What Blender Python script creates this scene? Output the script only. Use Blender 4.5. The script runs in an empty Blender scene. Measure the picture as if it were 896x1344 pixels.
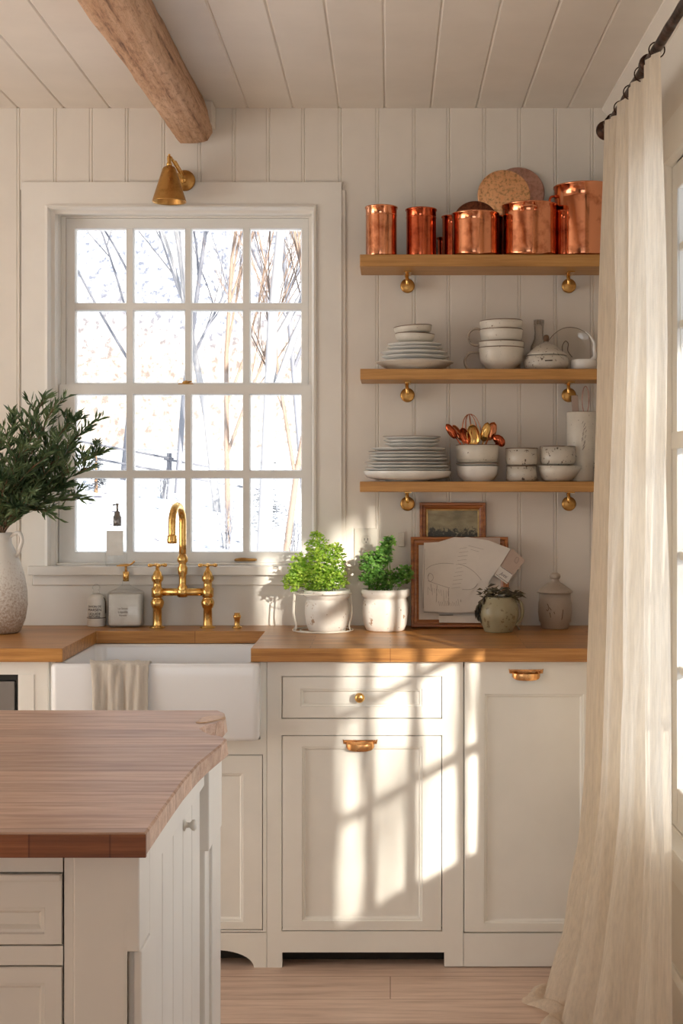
import bpy, math, random
from mathutils import Vector, Matrix, noise

# ------------------------------------------------------------------ camera, world, lights
SC = bpy.context.scene
COL = SC.collection
F, CX, CY, D0, CAMZ = 1810.0, 512.0, 630.0, 4.57, 1.40     # focal length / vanishing point for the 896x1344 frame
PI = math.pi

cam_d = bpy.data.cameras.new('camera'); cam = bpy.data.objects.new('camera', cam_d); COL.objects.link(cam)
cam.location = (0, -D0, CAMZ); cam.rotation_euler = (PI/2, 0, 0)
cam_d.sensor_fit = 'VERTICAL'; cam_d.sensor_height = 24.0; cam_d.sensor_width = 16.0
cam_d.lens = F/1344*24.0
cam_d.shift_x = -(CX-448)/1344; cam_d.shift_y = -(672-CY)/1344
cam_d.clip_start = 0.05; cam_d.clip_end = 300
SC.camera = cam
SC.view_settings.view_transform = 'Standard'; SC.view_settings.look = 'None'
SC.view_settings.gamma = 1.0; SC.view_settings.exposure = 0.20
SC.view_settings.use_curve_mapping = False
SC.cycles.max_bounces = 10; SC.cycles.diffuse_bounces = 5; SC.cycles.transmission_bounces = 10
SC.cycles.transparent_max_bounces = 16; SC.cycles.caustics_reflective = False; SC.cycles.caustics_refractive = False
SC.cycles.sample_clamp_indirect = 6.0

world = bpy.data.worlds.new('sky'); SC.world = world; world.use_nodes = True
bg = world.node_tree.nodes['Background']; bg.inputs['Color'].default_value = (0.90, 0.95, 1.0, 1); bg.inputs['Strength'].default_value = 2.2

sun_d = bpy.data.lights.new('sun', 'SUN'); sun = bpy.data.objects.new('sun', sun_d); COL.objects.link(sun)
SUN_DIR = Vector((-0.43, 0.90, -0.235)).normalized()
sun.location = (3, -5, 5); sun.rotation_euler = SUN_DIR.to_track_quat('-Z', 'Y').to_euler()
sun_d.energy = 21.0; sun_d.angle = math.radians(1.2); sun_d.color = (1.0, 0.89, 0.74)

def area(name, loc, direction, sx, sy, power, color, portal=False):
    d = bpy.data.lights.new(name, 'AREA'); o = bpy.data.objects.new(name, d); COL.objects.link(o)
    d.shape = 'RECTANGLE'; d.size = sx; d.size_y = sy; d.energy = power; d.color = color
    o.location = loc; o.rotation_euler = Vector(direction).to_track_quat('-Z', 'Y').to_euler()
    if portal: d.cycles.is_portal = True
    return o
# light for the room: sky portals at the two windows the picture shows,
# and two added fill lights at made-up windows behind and left of the camera
area('portal_sink', (-0.69, 0.16, 1.70), (0, -1, 0), 0.90, 1.25, 1, (1, 1, 1), True)
area('portal_side', (0.90, -1.80, 1.36), (-1, 0, 0), 1.95, 1.80, 1, (1, 1, 1), True)
area('rear_fill_light', (-0.9, -7.36, 1.55), (0, 1, 0), 2.0, 1.7, 2.5, (1.0, 0.90, 0.76))
area('left_fill_light', (-3.36, -1.75, 1.45), (1, 0, 0), 1.6, 1.6, 22, (1.0, 0.945, 0.85))

def X(px, y): return (px-CX)/F*(D0+y)
def Z(py, y): return CAMZ-(py-CY)/F*(D0+y)

# ------------------------------------------------------------------ node helpers and materials
class NT:
    def __init__(s, name):
        s.m = bpy.data.materials.new(name); s.m.use_nodes = True
        s.t = s.m.node_tree; s.b = s.t.nodes['Principled BSDF']; s.out = s.t.nodes['Material Output']
        s.tc = None
    def n(s, typ, **kw):
        nd = s.t.nodes.new(typ)
        for k, v in kw.items():
            if k in nd.inputs: nd.inputs[k].default_value = v
            else: setattr(nd, k, v)
        return nd
    def l(s, a, b): s.t.links.new(a, b)
    def obj(s, scale=(1, 1, 1), rot=(0, 0, 0), loc=(0, 0, 0)):
        if s.tc is None: s.tc = s.n('ShaderNodeTexCoord')
        mp = s.n('ShaderNodeMapping'); mp.inputs['Scale'].default_value = scale
        mp.inputs['Rotation'].default_value = rot; mp.inputs['Location'].default_value = loc
        s.l(s.tc.outputs['Object'], mp.inputs['Vector']); return mp.outputs[0]
    def noise(s, vec, scale, detail=3, rough=0.55):
        nd = s.n('ShaderNodeTexNoise'); nd.inputs['Scale'].default_value = scale
        nd.inputs['Detail'].default_value = detail; nd.inputs['Roughness'].default_value = rough
        if vec is not None: s.l(vec, nd.inputs['Vector'])
        return nd.outputs['Fac']
    def ramp(s, fac, stops):
        r = s.n('ShaderNodeValToRGB'); e = r.color_ramp.elements
        while len(e) < len(stops): e.new(0.5)
        for i, (p, c) in enumerate(stops):
            e[i].position = p; e[i].color = tuple(c)+((1,) if len(c) == 3 else ())
        s.l(fac, r.inputs[0]); return r.outputs[0]
    def mix(s, a, b, fac, mode='MIX'):
        m = s.n('ShaderNodeMix'); m.data_type = 'RGBA'; m.blend_type = mode
        for v, i in ((a, 6), (b, 7), (fac, 0)):
            if isinstance(v, (int, float)): m.inputs[i].default_value = v
            elif isinstance(v, (tuple, list)): m.inputs[i].default_value = tuple(v)+(1,)
            else: s.l(v, m.inputs[i])
        return m.outputs[2]
    def bump(s, h, strength=0.3, dist=0.002, target=None):
        b = s.n('ShaderNodeBump'); b.inputs['Strength'].default_value = strength; b.inputs['Distance'].default_value = dist
        s.l(h, b.inputs['Height']); s.l(b.outputs[0], (target or s.b).inputs['Normal']); return b
    def base(s, c):
        if isinstance(c, (tuple, list)): s.b.inputs['Base Color'].default_value = tuple(c)+(1,)
        else: s.l(c, s.b.inputs['Base Color'])
    def set(s, **kw):
        for k, v in kw.items():
            k = k.replace('_', ' ')
            s.b.inputs[k].default_value = v

def paint(name, c, rough=0.45, bump=0.04, scale=60):
    t = NT(name); v = t.obj((1, 1, 1)); nf = t.noise(v, 6, 4)
    d = tuple(x*0.94 for x in c)
    t.base(t.ramp(nf, [(0.3, d), (0.7, c)])); t.set(Roughness=rough)
    t.bump(t.noise(v, scale, 3), bump, 0.002); return t.m

def metal(name, c, rough, dark=None, spot=0.5, scale=28, bump=0.05):
    t = NT(name); v = t.obj()
    nf = t.noise(v, scale, 6, 0.65)
    d = dark or tuple(x*0.55 for x in c)
    t.base(t.ramp(nf, [(spot-0.12, d), (spot+0.08, c)]))
    r = t.ramp(t.noise(v, scale*0.6, 4), [(0.3, (rough*0.7,)*3), (0.7, (rough*1.5,)*3)])
    t.l(r, t.b.inputs['Roughness']); t.set(Metallic=1.0)
    t.bump(nf, bump, 0.001); return t.m

def wood(name, cols, stave=None, rough=0.45, grain=(1.2, 26, 26), axis='X', groove=0.0015, gstr=0.5, rot=(0, 0, 0)):
    """cols dark, mid, light; stave (length, width): boards or butcher-block staves"""
    t = NT(name)
    if axis == 'Y': rot = (0, 0, PI/2)
    vb = t.obj(rot=rot)
    mp = t.n('ShaderNodeMapping'); mp.inputs['Scale'].default_value = grain; t.l(vb, mp.inputs['Vector'])
    g1 = t.noise(mp.outputs[0], 3.0, 8, 0.62)
    fine = t.n('ShaderNodeMapping'); fine.inputs['Scale'].default_value = (grain[0]*3, grain[1]*7, grain[2]*7); t.l(vb, fine.inputs['Vector'])
    g2 = t.noise(fine.outputs[0], 3.0, 4, 0.6)
    base = t.ramp(g1, [(0.25, cols[0]), (0.52, cols[1]), (0.78, cols[2])])
    pores = t.ramp(g2, [(0.35, (0.72, 0.66, 0.62)), (0.55, (1, 1, 1))])
    base = t.mix(base, pores, gstr, 'MULTIPLY')
    if stave:
        br = t.n('ShaderNodeTexBrick'); br.offset = 0.37; br.squash = 1.0
        br.inputs['Color1'].default_value = (0.62, 0.58, 0.55, 1); br.inputs['Color2'].default_value = (1.0, 1.0, 1.0, 1)
        br.inputs['Mortar'].default_value = (0.35, 0.26, 0.2, 1)
        br.inputs['Scale'].default_value = 1.0; br.inputs['Mortar Size'].default_value = groove
        br.inputs['Mortar Smooth'].default_value = 0.3; br.inputs['Bias'].default_value = 0.15
        br.inputs['Brick Width'].default_value = stave[0]; br.inputs['Row Height'].default_value = stave[1]
        t.l(vb, br.inputs['Vector'])
        base = t.mix(base, br.outputs['Color'], 0.75, 'MULTIPLY')
    t.base(base); t.set(Roughness=rough); t.bump(g2, 0.15, 0.001); return t.m

def ceramic(name, c, rough=0.35, speck=(0.12, 0.09, 0.07), amount=0.66, scale=90, edge=None, bump=0.1):
    t = NT(name); v = t.obj()
    sp = t.noise(v, scale, 3, 0.7)
    wash = t.ramp(t.noise(v, 14, 4), [(0.3, tuple(x*0.86 for x in c)), (0.65, c)])
    t.base(t.mix(wash, speck, t.ramp(sp, [(amount, (0, 0, 0)), (amount+0.05, (1, 1, 1))])))
    t.set(Roughness=rough); t.bump(t.noise(v, 25, 3), bump, 0.002); return t.m

def simple(name, c, rough=0.5, metallic=0.0, **kw):
    t = NT(name); nf = t.noise(t.obj(), 12, 3)
    t.base(t.ramp(nf, [(0.3, tuple(x*0.88 for x in c)), (0.7, c)])); t.set(Roughness=rough, Metallic=metallic)
    for k, v in kw.items(): t.set(**{k: v})
    return t.m

def thin_glass(name, tint=(0.97, 0.985, 1.0), refl=0.06, cloudy=0.0, fres=0.55):
    t = NT(name); t.t.nodes.remove(t.b)
    tr = t.n('ShaderNodeBsdfTransparent'); tr.inputs[0].default_value = tuple(tint)+(1,)
    gl = t.n('ShaderNodeBsdfGlossy'); gl.inputs['Roughness'].default_value = 0.02
    fr = t.n('ShaderNodeLayerWeight'); fr.inputs['Blend'].default_value = 0.25
    mul = t.n('ShaderNodeMath', operation='MULTIPLY_ADD'); mul.inputs[1].default_value = fres; mul.inputs[2].default_value = refl
    t.l(fr.outputs['Fresnel'], mul.inputs[0])
    ms = t.n('ShaderNodeMixShader'); t.l(mul.outputs[0], ms.inputs[0]); t.l(tr.outputs[0], ms.inputs[1]); t.l(gl.outputs[0], ms.inputs[2])
    last = ms.outputs[0]
    if cloudy:
        df = t.n('ShaderNodeBsdfDiffuse'); df.inputs[0].default_value = (0.93, 0.92, 0.89, 1)
        m2 = t.n('ShaderNodeMixShader'); m2.inputs[0].default_value = cloudy
        t.l(last, m2.inputs[1]); t.l(df.outputs[0], m2.inputs[2]); last = m2.outputs[0]
    t.l(last, t.out.inputs[0]); return t.m

def leafmat(name, c1, c2, scale=30, trans=0.35):
    t = NT(name); v = t.obj()
    col = t.ramp(t.noise(v, scale, 2), [(0.35, c1), (0.65, c2)])
    t.base(col); t.set(Roughness=0.45)
    tr = t.n('ShaderNodeBsdfTranslucent'); t.l(col, tr.inputs[0])
    ms = t.n('ShaderNodeMixShader'); ms.inputs[0].default_value = trans
    t.l(t.b.outputs[0], ms.inputs[1]); t.l(tr.outputs[0], ms.inputs[2]); t.l(ms.outputs[0], t.out.inputs[0]); return t.m

def linen(name, c, trans, weave=900, crinkle=0.6):
    t = NT(name); v = t.obj()
    mp = t.n('ShaderNodeMapping'); mp.inputs['Scale'].default_value = (1, 1, 0.09); t.l(v, mp.inputs['Vector'])
    crk = t.noise(mp.outputs[0], 140, 4, 0.6)
    thr = t.noise(v, weave, 2, 0.5)
    d = tuple(x*0.86 for x in c)
    col = t.ramp(crk, [(0.3, d), (0.62, c)])
    t.base(col); t.set(Roughness=0.85)
    mixh = t.mix(crk, thr, 0.3)
    b = t.bump(mixh, crinkle, 0.004)
    tr = t.n('ShaderNodeBsdfTranslucent'); t.l(col, tr.inputs[0]); t.l(b.outputs[0], tr.inputs['Normal'])
    ms = t.n('ShaderNodeMixShader'); ms.inputs[0].default_value = trans
    t.l(t.b.outputs[0], ms.inputs[1]); t.l(tr.outputs[0], ms.inputs[2]); t.l(ms.outputs[0], t.out.inputs[0]); return t.m

M = {}
M['wall'] = paint('wall_paint', (0.785, 0.735, 0.665), 0.5)
M['trim'] = paint('trim_paint', (0.83, 0.80, 0.745), 0.38)
M['rear'] = paint('rear_absorber', (0.17, 0.125, 0.09), 0.6)  # invented dark tone on the unseen wall, for darker reflections and less fill
M['ceil'] = paint('ceiling_paint', (0.78, 0.72, 0.65), 0.55)
M['cab'] = paint('cabinet_paint', (0.87, 0.855, 0.805), 0.38)
M['isl'] = paint('island_paint', (0.74, 0.70, 0.64), 0.42)
M['sash'] = paint('sash_paint', (0.83, 0.82, 0.79), 0.35)
M['dark'] = simple('painted_gap_shade', (0.03, 0.025, 0.02), 0.8)  # near-black stands in for the shade in the recessed toe gaps
M['porcelain'] = NT('porcelain').m
M['porcelain'].node_tree.nodes['Principled BSDF'].inputs['Base Color'].default_value = (0.82, 0.83, 0.85, 1)
M['porcelain'].node_tree.nodes['Principled BSDF'].inputs['Roughness'].default_value = 0.12
M['counter'] = wood('oak_counter', [(0.27, 0.10, 0.022), (0.50, 0.235, 0.062), (0.68, 0.36, 0.115)], (0.62, 0.045), 0.34)
M['island_top'] = wood('island_top_wood', [(0.36, 0.19, 0.12), (0.56, 0.36, 0.255), (0.70, 0.51, 0.40)], (1.3, 0.075), 0.42, (1.6, 16, 16), gstr=0.6)
M['shelf'] = wood('shelf_wood', [(0.34, 0.16, 0.042), (0.50, 0.255, 0.072), (0.60, 0.335, 0.11)], None, 0.45)
M['floor'] = wood('floor_oak', [(0.42, 0.28, 0.21), (0.64, 0.47, 0.37), (0.74, 0.58, 0.48)], (1.7, 0.17), 0.42, (0.9, 12, 12), groove=0.002, gstr=0.45)
M['frame'] = wood('frame_wood', [(0.16, 0.042, 0.010), (0.38, 0.13, 0.03), (0.52, 0.21, 0.06)], None, 0.3)
M['brass'] = metal('antique_brass', (0.80, 0.50, 0.17), 0.22, (0.45, 0.22, 0.06), 0.42)
M['brass_dull'] = metal('dull_brass', (0.55, 0.31, 0.10), 0.38, (0.34, 0.17, 0.05), 0.45)
M['copper'] = metal('copper', (0.80, 0.335, 0.175), 0.13, (0.36, 0.10, 0.045), 0.42, 14, 0.03)
M['copper_red'] = metal('deep_copper', (0.56, 0.13, 0.055), 0.16, (0.24, 0.04, 0.02), 0.42, 16, 0.03)
M['copper_lid'] = metal('patinated_copper', (1.0, 0.60, 0.32), 0.42, (0.42, 0.19, 0.085), 0.43, 90, 0.3)
M['copper_dark'] = metal('dark_copper', (0.28, 0.10, 0.055), 0.45, (0.10, 0.035, 0.02), 0.48, 75, 0.3)
M['copper_pink'] = metal('pink_copper', (0.60, 0.36, 0.29), 0.5, (0.42, 0.23, 0.18), 0.45, 60, 0.2)
M['iron'] = metal('dark_iron', (0.085, 0.045, 0.03), 0.45, (0.03, 0.02, 0.015), 0.5, 40, 0.4)
M['cream'] = ceramic('cream_glaze', (0.72, 0.68, 0.60), 0.32)
M['plate'] = ceramic('plate_glaze', (0.82, 0.81, 0.78), 0.22, amount=0.72)
M['grey_glaze'] = ceramic('grey_speckled_glaze', (0.60, 0.56, 0.49), 0.3, (0.09, 0.06, 0.04), 0.60, 70)
M['brown_edge'] = simple('brown_glaze_edge', (0.16, 0.085, 0.045), 0.35)
M['chipped'] = ceramic('chipped_white', (0.84, 0.81, 0.76), 0.4, (0.42, 0.29, 0.20), 0.63, 30, bump=0.4)
M['jar_glaze'] = ceramic('stone_jar', (0.44, 0.37, 0.30), 0.42, (0.10, 0.06, 0.04), 0.66, 55, bump=0.3)
M['olive_glaze'] = ceramic('olive_jug_glaze', (0.36, 0.32, 0.20), 0.32, (0.20, 0.15, 0.08), 0.60, 40, bump=0.3)
M['glass'] = thin_glass('window_glass', refl=0.02)
M['bottle'] = thin_glass('bottle_glass', (0.985, 0.99, 0.99), 0.03, 0.04, 0.30)
M['frost'] = leafmat('milky_liquid', (0.86, 0.86, 0.82), (0.93, 0.93, 0.90), 40, 0.12)
M['clear'] = thin_glass('clear_shelf_glass', (0.965, 0.955, 0.94), 0.04, 0.02)
M['smoke'] = simple('glass_rim', (0.20, 0.16, 0.13), 0.2)
M['linen'] = linen('curtain_linen', (0.90, 0.81, 0.685), 0.60)
M['towel'] = linen('towel_linen', (0.70, 0.64, 0.56), 0.12, 700, 0.8)
M['paper'] = simple('paper', (0.74, 0.69, 0.63), 0.8)
M['paper_warm'] = simple('newsprint', (0.50, 0.38, 0.31), 0.8)
M['ink'] = simple('ink', (0.05, 0.035, 0.03), 0.7)
M['pencil'] = simple('pencil_line', (0.28, 0.23, 0.20), 0.8)
M['soil'] = simple('soil', (0.06, 0.04, 0.025), 0.95)
M['herb'] = leafmat('herb_leaf', (0.22, 0.44, 0.04), (0.58, 0.74, 0.13), 45, 0.5)
M['herb2'] = leafmat('parsley_leaf', (0.09, 0.26, 0.045), (0.27, 0.50, 0.11), 45, 0.45)
M['olive_leaf'] = leafmat('branch_leaf', (0.04, 0.085, 0.035), (0.18, 0.25, 0.11), 16, 0.2)
M['dry_leaf'] = leafmat('dried_leaf', (0.035, 0.025, 0.015), (0.15, 0.12, 0.06), 60, 0.1)
M['twig'] = simple('twig', (0.20, 0.12, 0.07), 0.8)
M['steel'] = simple('brushed_steel', (0.30, 0.29, 0.29), 0.3, 0.8)
M['black'] = simple('black_enamel', (0.008, 0.008, 0.008), 0.4)
M['switch'] = simple('socket_plastic', (0.72, 0.68, 0.60), 0.35)

# vase: white glaze fading down into bare gritty clay
t = NT('vase_stoneware'); v = t.obj(); sx = t.n('ShaderNodeSeparateXYZ'); t.l(t.tc.outputs['Object'], sx.inputs[0])
grit = t.noise(v, 150, 3, 0.7)
mm = t.n('ShaderNodeMath', operation='MULTIPLY_ADD'); mm.inputs[1].default_value = -2.6; mm.inputs[2].default_value = 0.72
t.l(sx.outputs[2], mm.inputs[0]); ad = t.n('ShaderNodeMath', operation='ADD'); t.l(mm.outputs[0], ad.inputs[0])
g2 = t.n('ShaderNodeMath', operation='MULTIPLY_ADD'); g2.inputs[1].default_value = 1.5; g2.inputs[2].default_value = -0.75; t.l(grit, g2.inputs[0])
t.l(g2.outputs[0], ad.inputs[1])
t.base(t.ramp(ad.outputs[0], [(0.25, (0.74, 0.71, 0.66)), (0.75, (0.40, 0.30, 0.22))])); t.set(Roughness=0.55)
t.bump(grit, 0.4, 0.002); M['vase'] = t.m

# rough hewn beam
t = NT('hewn_beam'); v = t.obj((9, .45, 9)); w1 = t.noise(v, 5, 8, 0.7); v2 = t.obj((1, 1, 1)); w2 = t.noise(t.obj((1, .3, 1)), 70, 6, 0.75)
c = t.ramp(w1, [(0.30, (0.14, 0.06, 0.03)), (0.42, (0.56, 0.32, 0.18)), (0.75, (0.82, 0.56, 0.37))])
t.base(t.mix(c, t.ramp(w2, [(0.36, (0.45, 0.35, 0.3)), (0.50, (1, 1, 1))]), 0.6, 'MULTIPLY')); t.set(Roughness=0.8)
h = t.mix(w1, w2, 0.55); t.bump(h, 1.0, 0.012); M['beam'] = t.m

# small landscape oil: sky over a bank of dark scrub
t = NT('landscape_canvas'); v = t.obj(); sx = t.n('ShaderNodeSeparateXYZ'); t.l(t.tc.outputs['Object'], sx.inputs[0])
cl = t.noise(t.obj((1, 1, 2)), 18, 5); sc_ = t.noise(v, 60, 6, 0.75)
sky = t.ramp(cl, [(0.35, (0.20, 0.17, 0.09)), (0.65, (0.40, 0.34, 0.20))])
hh = t.n('ShaderNodeMath', operation='MULTIPLY_ADD'); hh.inputs[1].default_value = -14; hh.inputs[2].default_value = 2.35; t.l(sx.outputs[2], hh.inputs[0])
aa = t.n('ShaderNodeMath', operation='ADD'); t.l(hh.outputs[0], aa.inputs[0])
s2 = t.n('ShaderNodeMath', operation='MULTIPLY_ADD'); s2.inputs[1].default_value = 2.2; s2.inputs[2].default_value = -0.95; t.l(sc_, s2.inputs[0]); t.l(s2.outputs[0], aa.inputs[1])
t.base(t.mix(sky, (0.045, 0.04, 0.025), t.ramp(aa.outputs[0], [(0.45, (0, 0, 0)), (0.6, (1, 1, 1))]))); t.set(Roughness=0.4); M['canvas'] = t.m

# outside
t = NT('snow'); v = t.obj(); n1 = t.noise(v, 0.7, 4); n2 = t.noise(v, 5, 5, 0.7)
c = t.ramp(n2, [(0.36, (0.09, 0.09, 0.12)), (0.46, (0.62, 0.65, 0.70))])
t.base(c); t.set(Roughness=0.7); t.bump(n1, 0.6, 0.2); M['snow'] = t.m
t = NT('frosted_hillside'); v = t.obj((1, 1, 0.6)); n1 = t.noise(v, 5.0, 4, 0.65); n2 = t.noise(t.obj((1, 1, 0.4)), 0.12, 3)
c = t.ramp(n1, [(0.38, (0.06, 0.07, 0.10)), (0.46, (0.15, 0.16, 0.19)), (0.52, (0.23, 0.235, 0.25))])
c2 = t.ramp(n1, [(0.37, (0.10, 0.08, 0.072)), (0.46, (0.17, 0.148, 0.135)), (0.54, (0.23, 0.215, 0.205))])
sx = t.n('ShaderNodeSeparateXYZ'); t.l(t.tc.outputs['Object'], sx.inputs[0]); q = t.n('ShaderNodeMath', operation='MULTIPLY_ADD'); q.inputs[1].default_value = -.085; q.inputs[2].default_value = .62; t.l(sx.outputs[2], q.inputs[0])
q2 = t.n('ShaderNodeMath', operation='ADD'); t.l(q.outputs[0], q2.inputs[0]); t.l(n2, q2.inputs[1])
t.base(t.mix(c, c2, t.ramp(q2.outputs[0], [(0.40, (0, 0, 0)), (0.60, (1, 1, 1))]))); t.set(Roughness=0.9); M['hill'] = t.m
M['bark_white'] = simple('frosted_white_bark', (0.20, 0.20, 0.215), 0.8)
M['bark_warm'] = simple('tawny_bark', (0.165, 0.115, 0.088), 0.8)
M['bark_grey'] = simple('blue_grey_bark', (0.115, 0.12, 0.145), 0.8)
M['frost_needle'] = simple('frosted_needles', (0.085, 0.095, 0.115), 0.9)
# ------------------------------------------------------------------ mesh helpers
def tag(o, label=None, cat=None, group=None, kind=None):
    if label: o['label'] = label
    if cat: o['category'] = cat
    if group: o['group'] = group
    if kind: o['kind'] = kind
    return o

def thing(name, label, cat, loc=(0, 0, 0), rz=0.0, group=None, kind=None):
    o = bpy.data.objects.new(name, None); COL.objects.link(o)
    o.empty_display_size = 0.02; o.location = loc; o.rotation_euler = (0, 0, rz)
    return tag(o, label, cat, group, kind)

def dup(root, loc=None, label=None, rz=None, group=None):
    r = root.copy(); COL.objects.link(r)
    if loc is not None: r.location = loc
    if rz is not None: r.rotation_euler = (r.rotation_euler[0], r.rotation_euler[1], rz)
    if label: r['label'] = label
    if group: r['group'] = group
    for ch in list(root.children):
        c = ch.copy(); COL.objects.link(c); c.parent = r
        for g in list(ch.children):
            d = g.copy(); COL.objects.link(d); d.parent = c
    return r

class MB:
    def __init__(s): s.v = []; s.f = []; s.sm = []
    def add(s, vs, fs, smooth=False):
        k = len(s.v); s.v += [tuple(p) for p in vs]
        for f in fs: s.f.append(tuple(i+k for i in f)); s.sm.append(smooth)
        return s
    def box(s, x0, x1, y0, y1, z0, z1):
        x0, x1 = sorted((x0, x1)); y0, y1 = sorted((y0, y1)); z0, z1 = sorted((z0, z1))
        return s.add([(x0, y0, z0), (x1, y0, z0), (x1, y1, z0), (x0, y1, z0), (x0, y0, z1), (x1, y0, z1), (x1, y1, z1), (x0, y1, z1)],
                     [(3, 2, 1, 0), (4, 5, 6, 7), (0, 1, 5, 4), (1, 2, 6, 5), (2, 3, 7, 6), (3, 0, 4, 7)])
    def loft(s, loops, cap0=True, cap1=True, smooth=True, closed=True):
        n = len(loops[0]); vs = [p for lp in loops for p in lp]; fs = []
        for a in range(len(loops)-1):
            for i in range(n if closed else n-1):
                j = (i+1) % n
                fs.append((a*n+i, a*n+j, (a+1)*n+j, (a+1)*n+i))
        s.add(vs, fs, smooth); k = len(s.v)-len(vs)
        if cap0: s.f.append(tuple(k+i for i in range(n))[::-1]); s.sm.append(False)
        if cap1: s.f.append(tuple(k+(len(loops)-1)*n+i for i in range(n))); s.sm.append(False)
        return s
    def lathe(s, prof, c=(0, 0, 0), seg=40, smooth=True, sx=1.0, sy=1.0, wob=None, axis='Z'):
        loops = []
        for (r, z) in prof:
            lp = []
            for i in range(seg):
                a = 2*PI*i/seg; rr = max(r, 1e-5)
                if wob: rr *= 1+wob(a, z)
                p = (rr*math.cos(a)*sx, rr*math.sin(a)*sy, z)
                if axis == 'Y': p = (p[0], z, p[1])
                if axis == 'X': p = (z, p[0], p[1])
                lp.append((c[0]+p[0], c[1]+p[1], c[2]+p[2]))
            loops.append(lp)
        return s.loft(loops, prof[0][0] < 1e-4, prof[-1][0] < 1e-4, smooth)
    def tube(s, pts, r, seg=8, smooth=True, cap=True):
        pts = [Vector(p) for p in pts]; n = len(pts)
        rs = [r]*n if isinstance(r, (int, float)) else ([r[0]+(r[1]-r[0])*i/(n-1) for i in range(n)] if len(r) == 2 and n != 2 else list(r))
        loops = []; up = None
        for i in range(n):
            d = (pts[min(i+1, n-1)]-pts[max(i-1, 0)])
            d = d.normalized() if d.length > 1e-9 else Vector((0, 0, 1))
            if up is None:
                up = Vector((0, 0, 1)) if abs(d.z) < 0.9 else Vector((1, 0, 0))
            a = d.cross(up)
            if a.length < 1e-6: a = d.cross(Vector((0.3, 1, 0.2)))
            a.normalize(); b = a.cross(d).normalized(); up = b
            loops.append([tuple(pts[i]+(a*math.cos(2*PI*k/seg)+b*math.sin(2*PI*k/seg))*rs[i]) for k in range(seg)])
        return s.loft(loops, cap, cap, smooth)
    def ball(s, c, r, sx=1, sy=1, sz=1, seg=16, rings=10):
        prof = [(r*math.sin(PI*i/rings), -r*math.cos(PI*i/rings)*sz) for i in range(rings+1)]
        return s.lathe(prof, c, seg, True, sx, sy)
    def prism(s, poly, a0, a1, plane='XY', smooth=False):
        """poly in the plane, extruded along the third axis"""
        def P3(p, a):
            return {'XY': (p[0], p[1], a), 'XZ': (p[0], a, p[1]), 'YZ': (a, p[0], p[1])}[plane]
        n = len(poly); vs = [P3(p, a0) for p in poly]+[P3(p, a1) for p in poly]
        fs = [tuple(range(n))[::-1], tuple(range(n, 2*n))]+[(i, (i+1) % n, n+(i+1) % n, n+i) for i in range(n)]
        return s.add(vs, fs, smooth)
    def rects(s, loops, cap_back=True, cap_front=True, plane='XZ'):
        """nested rectangles (a0,a1,b0,b1,depth) joined ring by ring"""
        lps = []
        for (a0, a1, b0, b1, d) in loops:
            q = [(a0, b0), (a1, b0), (a1, b1), (a0, b1)]
            lps.append([(a, d, b) if plane == 'XZ' else (d, a, b) for a, b in q])
        return s.loft(lps, cap_back, cap_front, False)
    def leaf(s, base, d, nrm, length, width, curl=0.15):
        d = d.normalized(); side = d.cross(nrm)
        if side.length < 1e-5: side = d.cross(Vector((0.2, 0.5, 1)))
        side.normalize(); nn = side.cross(d)
        b = Vector(base); m = b+d*length*0.45+nn*length*curl*0.5; tip = b+d*length
        return s.add([b, m+side*width/2-nn*0.0, tip, m-side*width/2], [(0, 1, 2), (0, 2, 3)], False)
    def xf(s, mat):
        s.v = [tuple(mat @ Vector(p)) for p in s.v]; return s
    def build(s, name, mat, parent=None, world=False, bevel=0, solid=0, sub=0, bseg=2, autosm=None):
        me = bpy.data.meshes.new(name)
        vs = s.v
        if world and parent is not None:
            L = Vector(parent.location); q = parent.parent
            while q is not None: L += q.location; q = q.parent
            vs = [(a-L.x, b-L.y, c-L.z) for a, b, c in vs]
        me.from_pydata(vs, [], s.f); me.validate()
        if len(me.polygons) == len(s.sm): me.polygons.foreach_set('use_smooth', s.sm)
        else: me.polygons.foreach_set('use_smooth', [False]*len(me.polygons))
        import bmesh
        bm = bmesh.new(); bm.from_mesh(me)
        bmesh.ops.remove_doubles(bm, verts=bm.verts, dist=2e-6)
        bmesh.ops.recalc_face_normals(bm, faces=bm.faces); bm.to_mesh(me); bm.free()
        me.materials.append(mat)
        o = bpy.data.objects.new(name, me); COL.objects.link(o)
        if parent is not None: o.parent = parent
        if solid:
            md = o.modifiers.new('solid', 'SOLIDIFY'); md.thickness = solid; md.offset = 0
        if sub:
            md = o.modifiers.new('sub', 'SUBSURF'); md.levels = sub; md.render_levels = sub
        if bevel:
            md = o.modifiers.new('bevel', 'BEVEL'); md.width = bevel; md.segments = bseg; md.limit_method = 'ANGLE'; md.angle_limit = math.radians(40)
        return o

def struct(name, mb, mat, parent=None, **kw):
    o = mb.build(name, mat, parent, **kw)
    if parent is None: o['kind'] = 'structure'
    return o

def rrect(x0, x1, y0, y1, r, z, n=6):
    pts = []
    for (cx, cy, a0) in ((x1-r, y1-r, 0), (x0+r, y1-r, PI/2), (x0+r, y0+r, PI), (x1-r, y0+r, 3*PI/2)):
        for i in range(n+1):
            a = a0+PI/2*i/n; pts.append((cx+r*math.cos(a), cy+r*math.sin(a), z))
    return pts

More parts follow.
